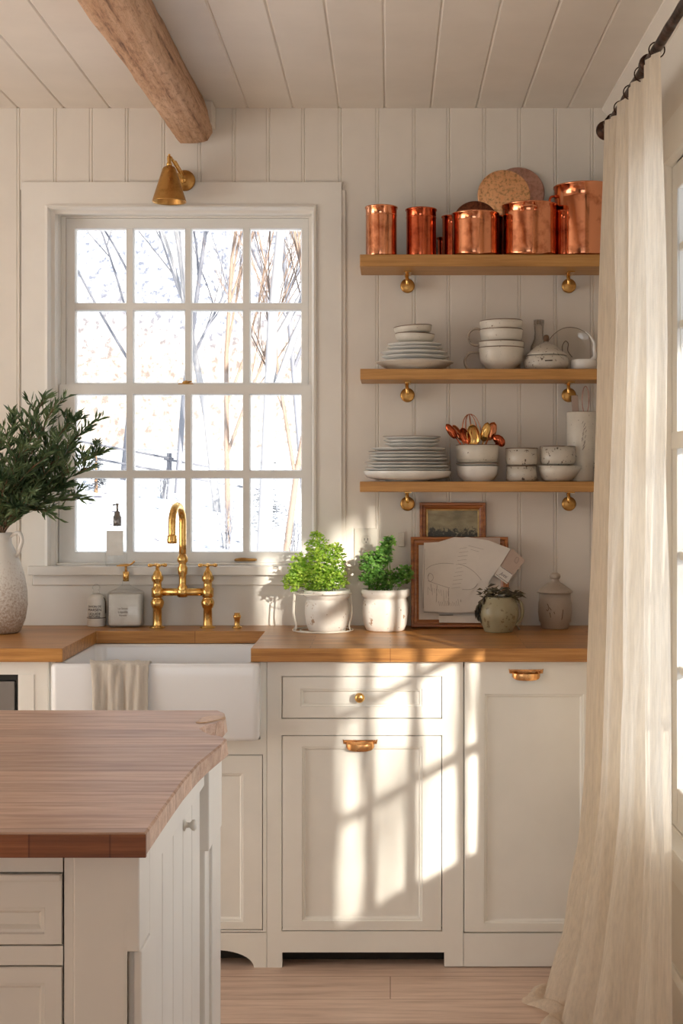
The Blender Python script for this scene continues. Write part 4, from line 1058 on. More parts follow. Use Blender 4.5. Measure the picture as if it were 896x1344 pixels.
MB().lathe([(r_-.004, h_-.001), (r_+.0006, h_-.0014), (r_+.0004, h_+.0004), (r_-.003, h_+.0008)], (0, 0, 0), 56).build('rim', M['brown_edge'], o)
zb0 = S3+.0635+.012
def spoon(px, py, w, h, mat, label, ry, off, kind='spoon'):
    """head centred at pixel px,py; handle runs down into the bowl"""
    w *= 1.28; h *= 1.15; y = yb2+off; hx_, hz_ = X(px, y), Z(py, y)
    fx_, fy_ = xb2+(hx_-xb2)*.25, yb2+off*.3
    o = thing('copper_spoon' if kind == 'spoon' else 'whisk', label, 'spoon' if kind == 'spoon' else 'whisk', (fx_, fy_, zb0))
    v = Vector((hx_-fx_, y-fy_, hz_-zb0)); L = v.length; q = Vector((0, 0, 1)).rotation_difference(v.normalized()); o.rotation_mode = 'QUATERNION'; from_z = q
    o.rotation_quaternion = q @ Matrix.Rotation(ry, 3, 'Z').to_quaternion()
    MB().tube([(0, 0, 0), (0, 0, L*.5), (0, 0, L-h*.42)], (.0026, .0022), 8).build('handle', mat, o)
    m = MB(); lo = []
    if kind == 'spoon':
        n = 12
        for i in range(n+1):
            s = -1+2*i/n; wd = math.sqrt(max(0, 1-s*s))*w/2*(1-.12*s)+.0006; dp = .012*math.sqrt(max(0, 1-s*s))
            zc_ = L+s*h/2
            lo.append([(wd*math.cos(a), -dp*max(0, math.sin(a)) if True else 0, zc_) if a <= PI else (wd*.9*math.cos(a), dp*math.sin(a)*.75, zc_) for a in [2*PI*k/20 for k in range(20)]])
        # shallow bowl: outer half-shell and inner half-shell
        lo = [[(wd_(s, w)*math.cos(PI*k/10), -.011*cs(s)*math.sin(PI*k/10), L+s*h/2) for k in range(11)]+[(wd_(s, w)*.88*math.cos(PI-PI*k/10), -.0085*cs(s)*math.sin(PI-PI*k/10)+.0006, L+s*h/2) for k in range(11)] for s in [-1+2*i/n for i in range(n+1)]]
        m.loft(lo, True, True, True)
    else:
        for k in range(5):
            a = PI*k/5; pts = []
            for i in range(13):
                b = PI*i/12; r2 = w/2*math.sin(b); pts.append((w/2*math.cos(b)*math.cos(a)*.98, w/2*math.cos(b)*math.sin(a)*.98, L-h*.35+h*.85*math.sin(b)**.8))
            m.tube(pts, .0011, 6)
    m.build('head', mat, o); return o
def cs(s): return math.sqrt(max(0, 1-s*s))
def wd_(s, w): return cs(s)*w/2*(1-.12*s)+.0006
spoon(592, 566, .022, .050, M['copper_red'], 'leftmost copper spoon leaning out of the spoon bowl', .5, -.010)
spoon(600, 568, .024, .052, M['copper'], 'copper spoon second from the left in the spoon bowl', .9, .012)
spoon(610, 572, .026, .050, M['copper_red'], 'dark copper spoon beside the whisk, turned edge on', 2.6, -.022)
spoon(618, 560, .050, .072, M['copper'], 'rounded copper wire whisk in the middle of the spoon bowl', .2, .010, 'whisk')
spoon(621, 571, .034, .062, M['brass'], 'wide golden slotted spoon at the centre of the spoon bowl', 3.0, -.024)
spoon(637, 567, .024, .056, M['brass'], 'golden spoon right of centre in the spoon bowl', .2, -.014)
spoon(644, 566, .028, .056, M['copper'], 'broad copper spoon on the right of the spoon bowl', .1, .008)
spoon(655, 578, .036, .028, M['copper_red'], 'short red copper scoop at the right edge of the spoon bowl', .0, -.006)
# --- little bowls in two stacks
ysb = -.115
for k, (pa, pb, z, h, lab) in enumerate(((664, 704, S3+.0003, .050, 'lower speckled bowl of the left small pair'), (663, 705.5, S3+.0525, .055, 'upper speckled bowl of the left small pair'))):
    r_, x_ = rx(pa, pb, ysb); o = thing('small_bowl', lab+' on the lowest shelf', 'bowl', (x_, ysb, z))
    MB().lathe([(0, 0), (r_*.86, 0), (r_*.97, .006), (r_, .018), (r_*.99, h), (r_*.93, h), (r_*.93, .012), (0, .006)], (0, 0, 0), 48, wob=lambda a, z_: .008*math.sin(3*a)).build('body', M['grey_glaze'], o)
    MB().lathe([(r_*.93, h-.001), (r_*1.005, h-.0016), (r_*1.0, h+.0006), (r_*.94, h+.001)], (0, 0, 0), 48).build('rim', M['brown_edge'], o)
r_, x_ = rx(708, 755, ysb); o = thing('small_bowl', 'squarish speckled bowl resting on the spouted dish, lowest shelf', 'bowl', (x_, ysb, S3+.0535)); h = .060
MB().lathe([(0, 0), (r_*.82, 0), (r_*.95, .006), (r_, .020), (r_*.98, h), (r_*.92, h), (r_*.92, .014), (0, .006)], (0, 0, 0), 48, wob=lambda a, z_: .014*math.sin(4*a)).build('body', M['grey_glaze'], o)
MB().lathe([(r_*.92, h-.001), (r_*.995, h-.0016), (r_*.99, h+.0006), (r_*.93, h+.001)], (0, 0, 0), 48).build('rim', M['brown_edge'], o)
o = thing('spouted_dish', 'low cream dish with a pouring spout under the squarish bowl', 'dish', (X(731, ysb), ysb, S3)); r_ = 23.5*kpx
m = MB()
def spoutw(a, z): return .34*math.exp(-((a if a < PI else a-2*PI)/.28)**2)*max(0, z/.05)
m.lathe([(0, 0), (r_*.66, 0), (r_*.86, .010), (r_*1.0, .030), (r_*1.04, .050), (r_*.98, .051), (r_*.94, .030), (r_*.8, .013), (0, .006)], (0, 0, .0003), 72, wob=spoutw).build('body', M['cream'], o)
# --- tall crock with utensils, glass jar
yk_ = -.068; r_, x_ = rx(743.5, 783, yk_); hk = Z(541, yk_)-S3
o = thing('tall_crock', 'tall off white ceramic crock by the curtain on the lowest shelf', 'crock', (x_, yk_, S3))
MB().lathe([(0, 0), (r_*.98, 0), (r_, .004), (r_*.985, hk*.4), (r_*1.0, hk-.002), (r_*.97, hk), (r_*.90, hk-.001), (r_*.89, .012), (0, .008)], (0, 0, .0003), 48).build('body', M['cream'], o)
MB().lathe([(r_*.90, hk-.0005), (r_*.985, hk-.0012), (r_*.97, hk+.0008), (r_*.91, hk+.0008)], (0, 0, 0), 48).build('rim', M['brown_edge'], o)
m = MB(); rng = random.Random(3)
for k in range(16):
    a = -PI/2+rng.uniform(-.16, .10); z0 = hk*(.45+.40*k/16); m.tube([(r_*1.003*math.cos(a), r_*1.003*math.sin(a), z0), (r_*1.003*math.cos(a+.08), r_*1.003*math.sin(a+.08), z0+.008)], .0008, 5)
m.build('painted_sprig', M['pencil'], o)
ox = x_
o = thing('wooden_spatula', 'pale wooden spatula standing in the tall crock', 'spatula', (ox-.008, yk_, S3+.02))
o.rotation_euler = (0, -.06, 0)
m = MB().tube([(0, 0, 0), (0, 0, .17)], .004, 8).box(-.011, .011, -.002, .002, .17, .262); m.build('blade', M['paper_warm'], o, bevel=.002)
o = thing('wire_loop_whisk', 'thin wire loop whisk rising from the tall crock', 'whisk', (ox+.012, yk_, S3+.02))
L_ = Z(507, yk_)-S3-.02; pts = [(0, 0, 0), (0, 0, L_-.09)]+[(.010*math.sin(PI*2*i/16)*1.0, 0, L_-.045-.045*math.cos(PI*2*i/16)) for i in range(17)]
m = MB().tube([(0, 0, 0), (0, 0, L_-.09)], .003, 8); m.tube([(.011*math.sin(2*PI*i/20), 0, L_-.045-.045*math.cos(2*PI*i/20)) for i in range(21)], .0016, 6); m.build('loop', M['copper_pink'], o)
yj = -.15; r_, x_ = rx(778, 806, yj); o = thing('glass_jar', 'small clear glass jar half hidden behind the curtain, lowest shelf', 'jar', (x_, yj, S3))
MB().lathe([(0, 0), (r_*.95, 0), (r_, .004), (r_, .045), (r_*.86, .056), (r_*.84, .070), (r_*.88, .072), (r_*.80, .072), (r_*.80, .056), (r_*.94, .044), (r_*.94, .006), (0, .005)], (0, 0, .0003), 32).build('body', M['clear'], o)
MB().lathe([(r_*.86, .056), (r_*.93, .057), (r_*.93, .060), (r_*.86, .061)], (0, 0, 0), 32).build('wire', M['smoke'], o)
# ------------------------------------------------------------------ THINGS ON THE WORKTOP
WT = .9203
def depth_of(py, z=.92): return (CAMZ-z)*F/(py-CY)-D0     # y of a point at height z seen at row py
# herb pots
def herb(px0, px1, pyrim, pybase, mat_leaf, label, seed, blobs, nleaf, lsize, name='potted_herb'):
    r, x = rx(px0, px1, -.20); y = depth_of(pybase)+r*.55; r, x = rx(px0, px1, y)
    h = Z(pyrim, y)-.92
    o = thing(name, label, 'potted plant', (x, y, WT)); rng = random.Random(seed)
    wob = lambda a, z: .02*math.sin(3*a+seed)+.012*math.sin(7*a+2*seed)
    prof = [(0, 0), (r*.74, 0), (r*.80, .003), (r*.90, h*.16), (r*.96, h*.42), (r*.95, h*.64), (r*.88, h*.76), (r*.90, h*.80), (r*1.0, h*.84), (r*1.02, h*.92), (r*.99, h), (r*.90, h), (r*.86, h*.86), (r*.82, h*.5), (0, h*.5)]
    MB().lathe(prof, (0, 0, 0), 56, wob=wob).build('pot', M['chipped'], o)
    MB().lathe([(0, h*.80), (r*.85, h*.79), (r*.85, h*.70), (0, h*.70)], (0, 0, 0), 32).build('soil', M['soil'], o)
    ms = MB(); ml = MB()
    for (bx, bz, by, rx_, rz_, ry_, frac) in blobs:     # clumps of foliage in metres relative to the pot rim centre
        c = Vector((bx, by, h+bz)); k = int(nleaf*frac)
        for s in range(max(5, int(16*frac))):
            tip = c+Vector((rng.gauss(0, .45)*rx_, rng.gauss(0, .45)*ry_, rng.uniform(-.2, .9)*rz_))
            b0 = Vector((rng.uniform(-.5, .5)*r, rng.uniform(-.5, .5)*r, h*.78))
            ms.tube([b0, b0.lerp(tip, .5)+Vector((rng.uniform(-.006, .006), rng.uniform(-.006, .006), .004)), tip], (.0010, .0006), 4)
        for s in range(k):
            while True:
                v = Vector((rng.uniform(-1, 1), rng.uniform(-1, 1), rng.uniform(-1, 1)))
                if .15 < v.length < 1: break
            p = c+Vector((v.x*rx_, v.y*ry_, v.z*rz_))
            if p.z < h*.86 and math.hypot(p.x, p.y) < r*1.02: p.z = h*.86+rng.random()*.01
            if p.y > -y-.012: p.y = -y-.012
            for q in range(3):
                a = rng.uniform(0, 2*PI); d = Vector((math.cos(a), math.sin(a), rng.uniform(-.3, .8)))
                nn = Vector((rng.uniform(-.6, .6), rng.uniform(-1, .2), rng.uniform(.1, 1)))
                L = lsize*rng.uniform(.7, 1.3); ml.leaf(p, d, nn, L, L*.78, .3)
    ms.build('stems', M['herb2'], o); ml.build('foliage', mat_leaf, o)
    return o, r, h, x, y
h1, r1, hh1, x1, y1 = herb(398, 459, 774, 829.5, M['herb'], 'bushy bright green herb in a chipped white pot with a wire stand', 7,
     [(-.040, .038, 0, .092, .042, .060, .34), (-.088, .066, .005, .036, .052, .040, .15), (-.030, .112, .005, .040, .074, .045, .24), (.026, .090, 0, .034, .062, .045, .17), (-.106, .024, -.01, .034, .028, .04, .09), (.022, .03, -.02, .050, .03, .04, .10)], 1500, .0100)
h2, r2, hh2, x2, y2 = herb(474, 537, 773, 829, M['herb2'], 'leggier dark green parsley in a chipped white pot beside the picture frame', 9,
     [(-.016, .030, 0, .072, .036, .05, .34), (-.046, .074, .005, .036, .046, .04, .24), (-.010, .104, 0, .030, .036, .03, .16), (.012, .150, .004, .018, .018, .02, .07), (.062, .045, 0, .030, .030, .03, .13), (.004, .130, 0, .018, .020, .02, .06)], 620, .0125)
# wire stand holding the left pot
o = thing('wire_plant_stand', 'thin cream wire stand around the left herb pot', 'plant stand', (x1-.012, y1-.004, WT))
m = MB(); rs_ = r1*1.22
m.tube([(rs_*1.05*math.cos(2*PI*i/48), rs_*.98*math.sin(2*PI*i/48), .0028) for i in range(49)], .0026, 8, cap=False)
m.tube([(rs_*.8*math.cos(2*PI*i/48), rs_*.78*math.sin(2*PI*i/48), .0024) for i in range(49)], .0018, 8, cap=False)
m.build('base_ring', M['cream'], o)
MB().tube([(rs_*1.02*math.cos(2*PI*i/48), rs_*1.02*math.sin(2*PI*i/48), hh1*.93) for i in range(49)], .0018, 8, cap=False).build('top_ring', M['cream'], o)
for a in (PI*.96, PI*1.12, -PI*.08, PI*.5):
    m = MB().tube(smooth_path([(rs_*1.03*math.cos(a), rs_*.97*math.sin(a), .003), (rs_*.97*math.cos(a), rs_*.93*math.sin(a), .018), (rs_*1.06*math.cos(a), rs_*1.0*math.sin(a), hh1*.45), (rs_*1.02*math.cos(a), rs_*1.0*math.sin(a), hh1*.92)], 5), .0024, 8)
    m.build('leg', M['cream'], o)

# small landscape in a wooden frame hung on the wall
def picture_frame(name, label, x0, x1, z0, z1, y, w, mat, depth=.018, lean=0, cat='picture'):
    """frame standing on its lower edge at (.., y); lean backwards in radians"""
    o = thing(name, label, cat, ((x0+x1)/2, y, z0)); o.rotation_euler = (-lean, 0, 0); hw = (x1-x0)/2; h = z1-z0
    L = [(-hw, hw, 0, h, 0), (-hw, hw, 0, h, -depth*.8), (-hw+.002, hw-.002, .002, h-.002, -depth), (-hw+w*.35, hw-w*.35, w*.35, h-w*.35, -depth), (-hw+w*.45, hw-w*.45, w*.45, h-w*.45, -depth*.7), (-hw+w*.75, hw-w*.75, w*.75, h-w*.75, -depth*.62), (-hw+w, hw-w, w, h-w, -depth*.40), (-hw+w, hw-w, w, h-w, -.002)]
    MB().rects(L, False, False).build('frame', mat, o)
    return o, hw, h
M['gilt'] = metal('gilt_slip', (0.62, 0.42, 0.18), 0.35)
yy = -.012
o, hw, h = picture_frame('framed_landscape', 'small dark wood framed landscape painting hung above the leaning papers', X(550.5, yy), X(637, yy), Z(752, yy), Z(659.5, yy), -.0085, .024, M['frame'])
MB().box(-hw+.022, hw-.022, -.007, -.002, .022, h-.022).build('canvas', M['canvas'], o)
MB().rects([(-hw+.022, hw-.022, .022, h-.022, -.008), (-hw+.0222, hw-.0222, .0222, h-.0222, -.011), (-hw+.027, hw-.027, .027, h-.027, -.010), (-hw+.027, hw-.027, .027, h-.027, -.006)], False, False).build('gilt_slip', M['gilt'], o)
# larger frame leaning on the wall
yl_ = -.105; lean = .20
fx0, fx1 = X(539, yl_), X(668, yl_); fz1 = (Z(705.5, yl_+.06)-WT)/math.cos(lean)
o, hw, h = picture_frame('leaning_frame', 'large wooden frame of sketches leaning against the wall', fx0, fx1, WT+.001, WT+fz1, yl_, .026, M['frame'], lean=lean)
MB().box(-hw+.024, hw-.024, -.006, -.001, .024, h-.024).build('mount', M['paper'], o)
fr = o
def leaning(px, py, yoff=0):
    """point on the frame plane, local coordinates"""
    # solve for local z on the tilted plane seen at px,py
    lo_, hi_ = -.05, .6
    for _ in range(40):
        mid = (lo_+hi_)/2; yw = yl_+mid*math.sin(lean)-yoff*math.cos(lean); zw = WT+.001+mid*math.cos(lean)+yoff*math.sin(lean)*0
        if zw < Z(py, yw): lo_ = mid
        else: hi_ = mid
    yw = yl_+lo_*math.sin(lean)
    return X(px, yw)-(fx0+fx1)/2, lo_
def sheet(name, label, pix, yo, mat, cat='paper', th=.0006, curl=.0):
    s = thing(name, label, cat, tuple(fr.location)); s.rotation_euler = fr.rotation_euler
    P = [leaning(a, b, -yo) for a, b in pix]
    MB().prism(P, yo-th, yo, 'XZ').build('sheet', mat, s); return s
def strokes(parent, lines, yo, r=.0008, name='drawing', mat=None, sm=True):
    m = MB()
    for ln in lines:
        P = [leaning(a, b, -yo) for a, b in ln]; P = [(p[0], yo, p[1]) for p in P]
        m.tube(smooth_path(P, 6) if sm and len(P) > 2 else P, r, 5)
    m.build(name, mat or M['pencil'], parent)
s1 = sheet('newspaper_clipping', 'pinkish printed clipping sticking out at the right of the sketches', [(652, 733), (672, 722), (688, 737), (664, 768), (648, 757)], -.0195, M['paper_warm'])
s1b = sheet('printed_card', 'tilted card with dark lettering between sketches and dried leaves', [(655.5, 744), (672, 755.5), (664.5, 768.5), (648, 757)], -.0205, M['paper'])
a_ = leaning(660, 756)
text_mesh('lettering', 'Jutti', .0150, M['ink'], s1b, (a_[0], -.0214, a_[1]), (PI/2, -.62*-1, 0), .0002, shear=.3)
strokes(s1b, [[(656, 745), (671.5, 755.8)], [(650, 755.5), (665, 766.5)]], -.0214, .0006, 'ruled_lines', M['ink'])
strokes(s1, [[(674, 738), (677, 733), (680, 735), (677, 741), (674, 738)]], -.0203, .0006, 'mark', M['pencil'])
s2 = sheet('sketch_sheet', 'left white sheet with the drawn oval basket', [(556, 714), (575, 713), (596, 706.5), (622, 709), (640, 740), (640, 803), (600, 806), (556, 804), (553, 760)], -.0200, M['paper'])
s3 = sheet('letter_sheet', 'curling white letter fanned out at the upper right', [(604, 708), (612, 706.5), (640, 711), (669, 722), (655, 745), (638, 769), (629, 762), (612, 790), (588, 786), (594, 745)], -.0222, M['paper'])
s4 = sheet('folded_note', 'narrow white note resting along the bottom of the large frame', [(575, 810), (635, 811), (634, 819.5), (576, 819)], -.0232, M['paper'])
strokes(s2, [[(559, 749), (566, 744), (580, 741), (600, 742), (601, 742)], [(563, 755), (561, 760), (564, 765), (568, 761), (567, 756), (563, 754), (561, 758)], [(557, 722), (556, 760), (555, 800)],
             [(561, 764), (575, 769), (592, 774), (606, 775.5)], [(565, 768), (566, 778)], [(573, 770), (572, 792)], [(588, 774), (588.5, 796)], [(604, 777), (604, 792)], [(556, 805), (575, 806)]], -.0208, .0006)
rng = random.Random(2)
strokes(s2, [[(560+3*k+rng.uniform(-1, 1), 772+k*.6), (561+3*k, 777+k*.9+rng.uniform(-2, 6))] for k in range(11)]+[[(575+2.3*k, 793-rng.uniform(0, 5)), (576.5+2.3*k, 797)] for k in range(12)], -.0208, .0004, 'hatching', sm=False)
strokes(s3, [[(601, 742), (612, 746), (622, 753), (630, 762), (630, 763)], [(606, 775.5), (616, 775.5), (622, 773), (626, 768)]], -.0230, .0006)
strokes(s3, [[(602-1.0*k+rng.uniform(-1, 1), 722+5.2*k), (613-1.2*k+rng.uniform(-2, 3), 720.5+5.2*k)] for k in range(11)]+[[(614, 718), (634, 723)], [(617, 723), (628, 726)]], -.0230, .0004, 'handwriting', sm=False)
strokes(s4, [[(576, 809.5), (594, 809)]], -.0236, .0010, 'pen_stroke', M['ink'], sm=False)
# thin flat frame back seen behind, right of the small picture
sheet('backing_card', 'thin brown card edge showing behind the letter sheet', [(600, 707), (655.5, 707), (655.5, 716), (640, 730), (600, 730)], -.0186, M['paper_warm'])

# squat olive jug with dried leaves
r_, x_ = rx(627, 681, -.17); yj_ = depth_of(831)+r_*.62; r_, x_ = rx(627, 681, yj_); hj = Z(783, yj_)-.92
o = thing('olive_jug', 'squat olive glazed jug with a side handle before the sketches', 'jug', (x_, yj_, WT))
MB().lathe([(0, 0), (r_*.66, 0), (r_*.70, .004), (r_*.72, .010), (r_*.92, hj*.30), (r_, hj*.50), (r_*.95, hj*.74), (r_*.78, hj*.92), (r_*.72, hj*.97), (r_*.74, hj), (r_*.66, hj), (r_*.64, hj*.9), (r_*.9, hj*.5), (r_*.6, .010), (0, .008)], (0, 0, 0), 56, wob=lambda a, z: .006*math.sin(22*a)).build('body', M['olive_glaze'], o)
m = MB().tube(smooth_path([(r_*.70, -.006, hj*.90), (r_*1.05, -.012, hj*.84), (r_*1.14, -.014, hj*.55), (r_*1.02, -.012, hj*.32), (r_*.80, -.010, hj*.20)], 6), .0055, 8); m.build('handle', M['olive_glaze'], o)
ol = (x_, yj_)
o = thing('dried_leaf_bunch', 'bunch of dark curled dried leaves lying over the olive jug', 'dried leaves', (x_, yj_, WT+hj*.93)); rng = random.Random(12); m = MB()
for k in range(150):
    t_ = rng.random()
    c = Vector((rng.uniform(-.050, .055), rng.uniform(-.032, .025), .004+rng.random()**1.5*.040*(1-abs(rng.uniform(-1, 1))*.5)))
    d = Vector((rng.choice((-1, 1, 1))*rng.uniform(.3, 1), rng.uniform(-.6, .3), rng.uniform(-.6, .35)))
    m.leaf(c, d, Vector((rng.uniform(-.5, .5), -.6, 1)), rng.uniform(.018, .040), rng.uniform(.006, .013), rng.uniform(-.4, .5))
for k in range(60):
    u = rng.random(); c = Vector((-.040-.024*math.sin(u*PI)+rng.uniform(-.006, .006), -.020+rng.uniform(-.012, .012), .012-.075*u))
    m.leaf(c, Vector((rng.uniform(-.4, .4), -.1, -1)), Vector((-1, -.5, .1)), .026, .008, .4)
m.build('leaves', M['dry_leaf'], o)
o = thing('thin_stem', 'thin dried stem slanting down behind the jug handle', 'stem', (x_+.035, yj_+.04, WT+.001))
MB().tube([(.035, -.01, .002), (.012, 0, .038), (-.01, .005, .075)], (.0035, .002), 6).build('stem', M['jar_glaze'], o)

# lidded stone jar
r_, x_ = rx(706, 750, -.15); y_ = depth_of(826)+r_*.7; r_, x_ = rx(706, 750, y_)
o = thing('lidded_jar', 'grey stoneware jar with flared lid and round knob at the worktop end', 'jar', (x_, y_, WT)); hj = Z(778, y_)-.92
MB().lathe([(0, 0), (r_*.80, 0), (r_*.84, .004), (r_*.86, hj*.16), (r_*.95, hj*.20), (r_, hj*.45), (r_*.98, hj*.72), (r_*.93, hj*.82), (r_*.94, hj), (r_*.86, hj), (r_*.88, .02), (0, .01)], (0, 0, 0), 56, wob=lambda a, z: .008*math.sin(26*a) if z < hj*.17 else 0).build('body', M['jar_glaze'], o)
m = MB().lathe([(r_*.9, hj-.002), (r_*1.06, hj+.001), (r_*1.07, hj+.005), (r_*.8, hj+.016), (r_*.45, hj+.030), (r_*.30, hj+.034), (r_*.22, hj+.042), (r_*.24, hj+.046), (0, hj+.046), (0, hj+.028), (r_*.85, hj+.004)], (0, 0, 0), 56)
ld = m.build('lid', M['jar_glaze'], o)
MB().lathe([(0, hj+.044), (r_*.28, hj+.045), (r_*.34, hj+.053), (r_*.30, hj+.061), (r_*.14, hj+.065), (0, hj+.065)], (0, 0, 0), 24).build('knob', M['jar_glaze'], ld)
m = MB()
def onr(a, z): return (r_*1.012*math.cos(a), r_*1.012*math.sin(a), z)
for nth_, pts in enumerate(([(-2.15, .72), (-2.05, .62), (-2.12, .52), (-2.2, .56)], [(-2.02, .62), (-1.9, .55)], [(-2.0, .48), (-1.93, .34)], [(-1.75, .5), (-1.70, .44)], [(-1.2, .56), (-1.26, .34), (-1.30, .28)])):
    m = MB(); m.tube(smooth_path([onr(a, hj*z) for a, z in pts], 4) if len(pts) > 2 else [onr(a, hj*z) for a, z in pts], .0010, 5)
    m.build('painted_mark', M['brown_edge'], o)

# soap dispenser: square clear bottle with gold pump
def bottle(name, label, px0, px1, pytop, pysh, y, z0, dep, mat, fill, cat='bottle', neck=.3):
    x0, x1 = X(px0, y), X(px1, y); w = (x1-x0)/2; o = thing(name, label, cat, ((x0+x1)/2, y, z0)); h = Z(pytop, y)-z0; hs = Z(pysh, y)-z0; d = dep/2
    def rr_(q, z, k=None): return rrect(-w*q, w*q, -d*q, d*q, min(w, d)*q*(.999 if q < neck+.05 else .42), z, 5)
    def rn(rad, z): return [(rad*math.cos(PI/2*0+2*PI*(i+.0)/24), rad*math.sin(2*PI*i/24), z) for i in range(24)]
    m = MB()
    def mor(q, t, z):   # superellipse morph from square to round
        rad = min(w, d)*neck*1.35; out = []
        for (a, b, _) in rrect(-w*q, w*q, -d*q, d*q, min(w, d)*q*.42, 0, 5):
            l = math.hypot(a, b); out.append((a*(1-t)+a/l*rad*t, b*(1-t)+b/l*rad*t, z))
        return out
    lo = [mor(.90, 0, 0), mor(.97, 0, .003), mor(1, 0, .010), mor(1, 0, hs-.004), mor(.96, .05, hs), mor(.8, .3, hs+(h-hs)*.22), mor(.6, .7, hs+(h-hs)*.45), mor(.5, 1, hs+(h-hs)*.62), mor(.5, 1, h-.003), mor(.5, 1.1, h)]
    m.loft(lo, True, True, True); m.build('glass', mat, o)
    if fill:
        m = MB(); lo = [[(a*.92, b*.90, c) for a, b, c in mor(.93, 0, .006)], [(a*.93, b*.9, c) for a, b, c in mor(1, 0, .012)], [(a*.93, b*.9, c) for a, b, c in mor(1, 0, hs*fill)]]
        m.loft(lo, True, True, True).build('liquid', M['frost'], o)
    return o, w, d, h, hs
yb1 = -.060
o, w, d, h, hs = bottle('soap_dispenser', 'square clear glass soap dispenser with a gold pump by the sink', 142.5, 188, 762, 776, yb1, WT, .062, M['bottle'], .93)
hp = Z(750.5, yb1)-WT
MB().lathe([(0, h-.002), (.0098, h-.002), (.0100, hp), (.0085, hp+.001), (0, hp+.001)], (.0, 0, 0), 24).build('collar', M['brass'], o)
m = MB().tube([(0, 0, hp), (0, 0, hp+.019)], .0042, 12); m.tube(smooth_path([(-.022, 0, hp+.021), (0, 0, hp+.023), (.016, -.004, hp+.024), (.030, -.008, hp+.036)], 5), [.0035]*8+[.003]*8, 8); m.box(-.030, .010, -.005, .005, hp+.018, hp+.022)
m.build('pump', M['brass_dull'], o)
for t_, s_, zz_ in (('Le Savon', .0090, .062), ('Liquide', .0110, .051), ('Marseille', .0070, .040)):
    text_mesh('lettering', t_, s_, M['pencil'], o, (-.004, -d-.0006, zz_), extrude=.0002)
# little stoppered bottle with printed label
yb2_ = -.040; r_, x_ = rx(114.5, 138, yb2_)
o = thing('label_bottle', 'little cream bottle with black lettered label left of the dispenser', 'bottle', (x_, yb2_, WT)); hb = Z(779, yb2_)-WT
MB().lathe([(0, 0), (r_*.94, 0), (r_, .004), (r_, hb*.80), (r_*.9, hb*.90), (r_*.55, hb*.98), (r_*.40, hb), (0, hb)], (0, 0, 0), 36).build('body', M['frost'], o)
MB().lathe([(0, .004), (r_*.90, .004), (r_*.90, hb*.82), (0, hb*.84)], (0, 0, 0), 30).build('contents', M['cream'], o)
MB().lathe([(0, hb), (r_*.36, hb), (r_*.42, hb+.006), (r_*.30, hb+.010), (r_*.46, hb+.018), (r_*.40, hb+.026), (r_*.15, hb+.031), (0, hb+.031)], (0, 0, 0), 24).build('stopper', M['bottle'], o)
MB().tube(smooth_path([(-r_*.5, -.012, hb*.93), (0, -r_*.7, hb*.93), (r_*.6, -.012, hb*.92), (r_*1.02, -.004, hb*.80), (r_*1.05, 0, hb*.4)], 4), .0012, 6).build('wire_clasp', M['iron'], o)
for t_, s_, zz_ in (('SAVON DE', .0095, .066), ('MARSEN', .0125, .055), ('LIQUIDE', .0110, .042), ('NATUREL', .0095, .033)):
    text_mesh('lettering', t_, s_, M['ink'], o, (0, -r_-.0008, zz_), extrude=.0003, bend=r_+.001)
MB().lathe([(r_+.0004, .0295), (r_+.0008, .0295), (r_+.0008, .0275), (r_+.0004, .0275)], (0, 0, 0), 30).build('label_line', M['ink'], o)
# clear pump bottle on the window sill
ysl = -.022
o, w, d, h, hs = bottle('pump_bottle', 'clear square bottle with a grey pump standing on the window sill', 138.5, 166, 690, 693, ysl, 1.1173, .038, M['bottle'], .0)
MB().box(-w*.8, w*.8, -d-.0006, -d, .035, hs-.008).build('label', M['frost'], o)
m = MB().lathe([(0, h-.001), (.0135, h-.001), (.0140, h+.012), (.0140, h+.030), (.0105, h+.034), (.0095, h+.046), (.004, h+.048), (.0035, h+.066), (.0055, h+.068), (.005, h+.074), (0, h+.074)], (.004, 0, 0), 24)
m.tube([(.004, 0, h+.070), (-.010, -.006, h+.068)], .0025, 8)
m.build('pump', M['steel'], o)

# socket plate and light switch on the beadboard
xo0, xo1 = X(465, -.012), X(495.5, -.012)
o = thing('socket_plate', 'cream wall socket plate behind the two herb pots', 'socket', ((xo0+xo1)/2, -.0085, Z(718, -.01)))
m = MB().box(-(xo1-xo0)/2, (xo1-xo0)/2, -.006, 0, -.062, .062); pl = m.build('plate', M['switch'], o, bevel=.002)
for s in (-1, 1):
    MB().lathe([(0, 0), (.0155, 0), (.0155, -.0015), (.0145, -.002), (0, -.002)], (0, -.006, s*.024), 28, axis='Y', sx=1).build('outlet', M['switch'], o)
    MB().box(-.0065, -.0045, -.0088, -.0078, s*.024-.002, s*.024+.006).box(.0045, .0065, -.0088, -.0078, s*.024-.002, s*.024+.006).box(-.0015, .0015, -.0088, -.0078, s*.024-.009, s*.024-.006).build('slot', M['ink'], o)
o = thing('wall_switch', 'narrow cream switch on the beadboard right of the socket plate', 'switch', (X(526.5, -.01), -.0085, Z(708, -.01)))
MB().box(-.011, .011, -.007, 0, -.024, .024).build('plate', M['switch'], o, bevel=.002)
MB().box(-.004, .004, -.012, -.006, -.010, .006).build('toggle', M['switch'], o, bevel=.001)

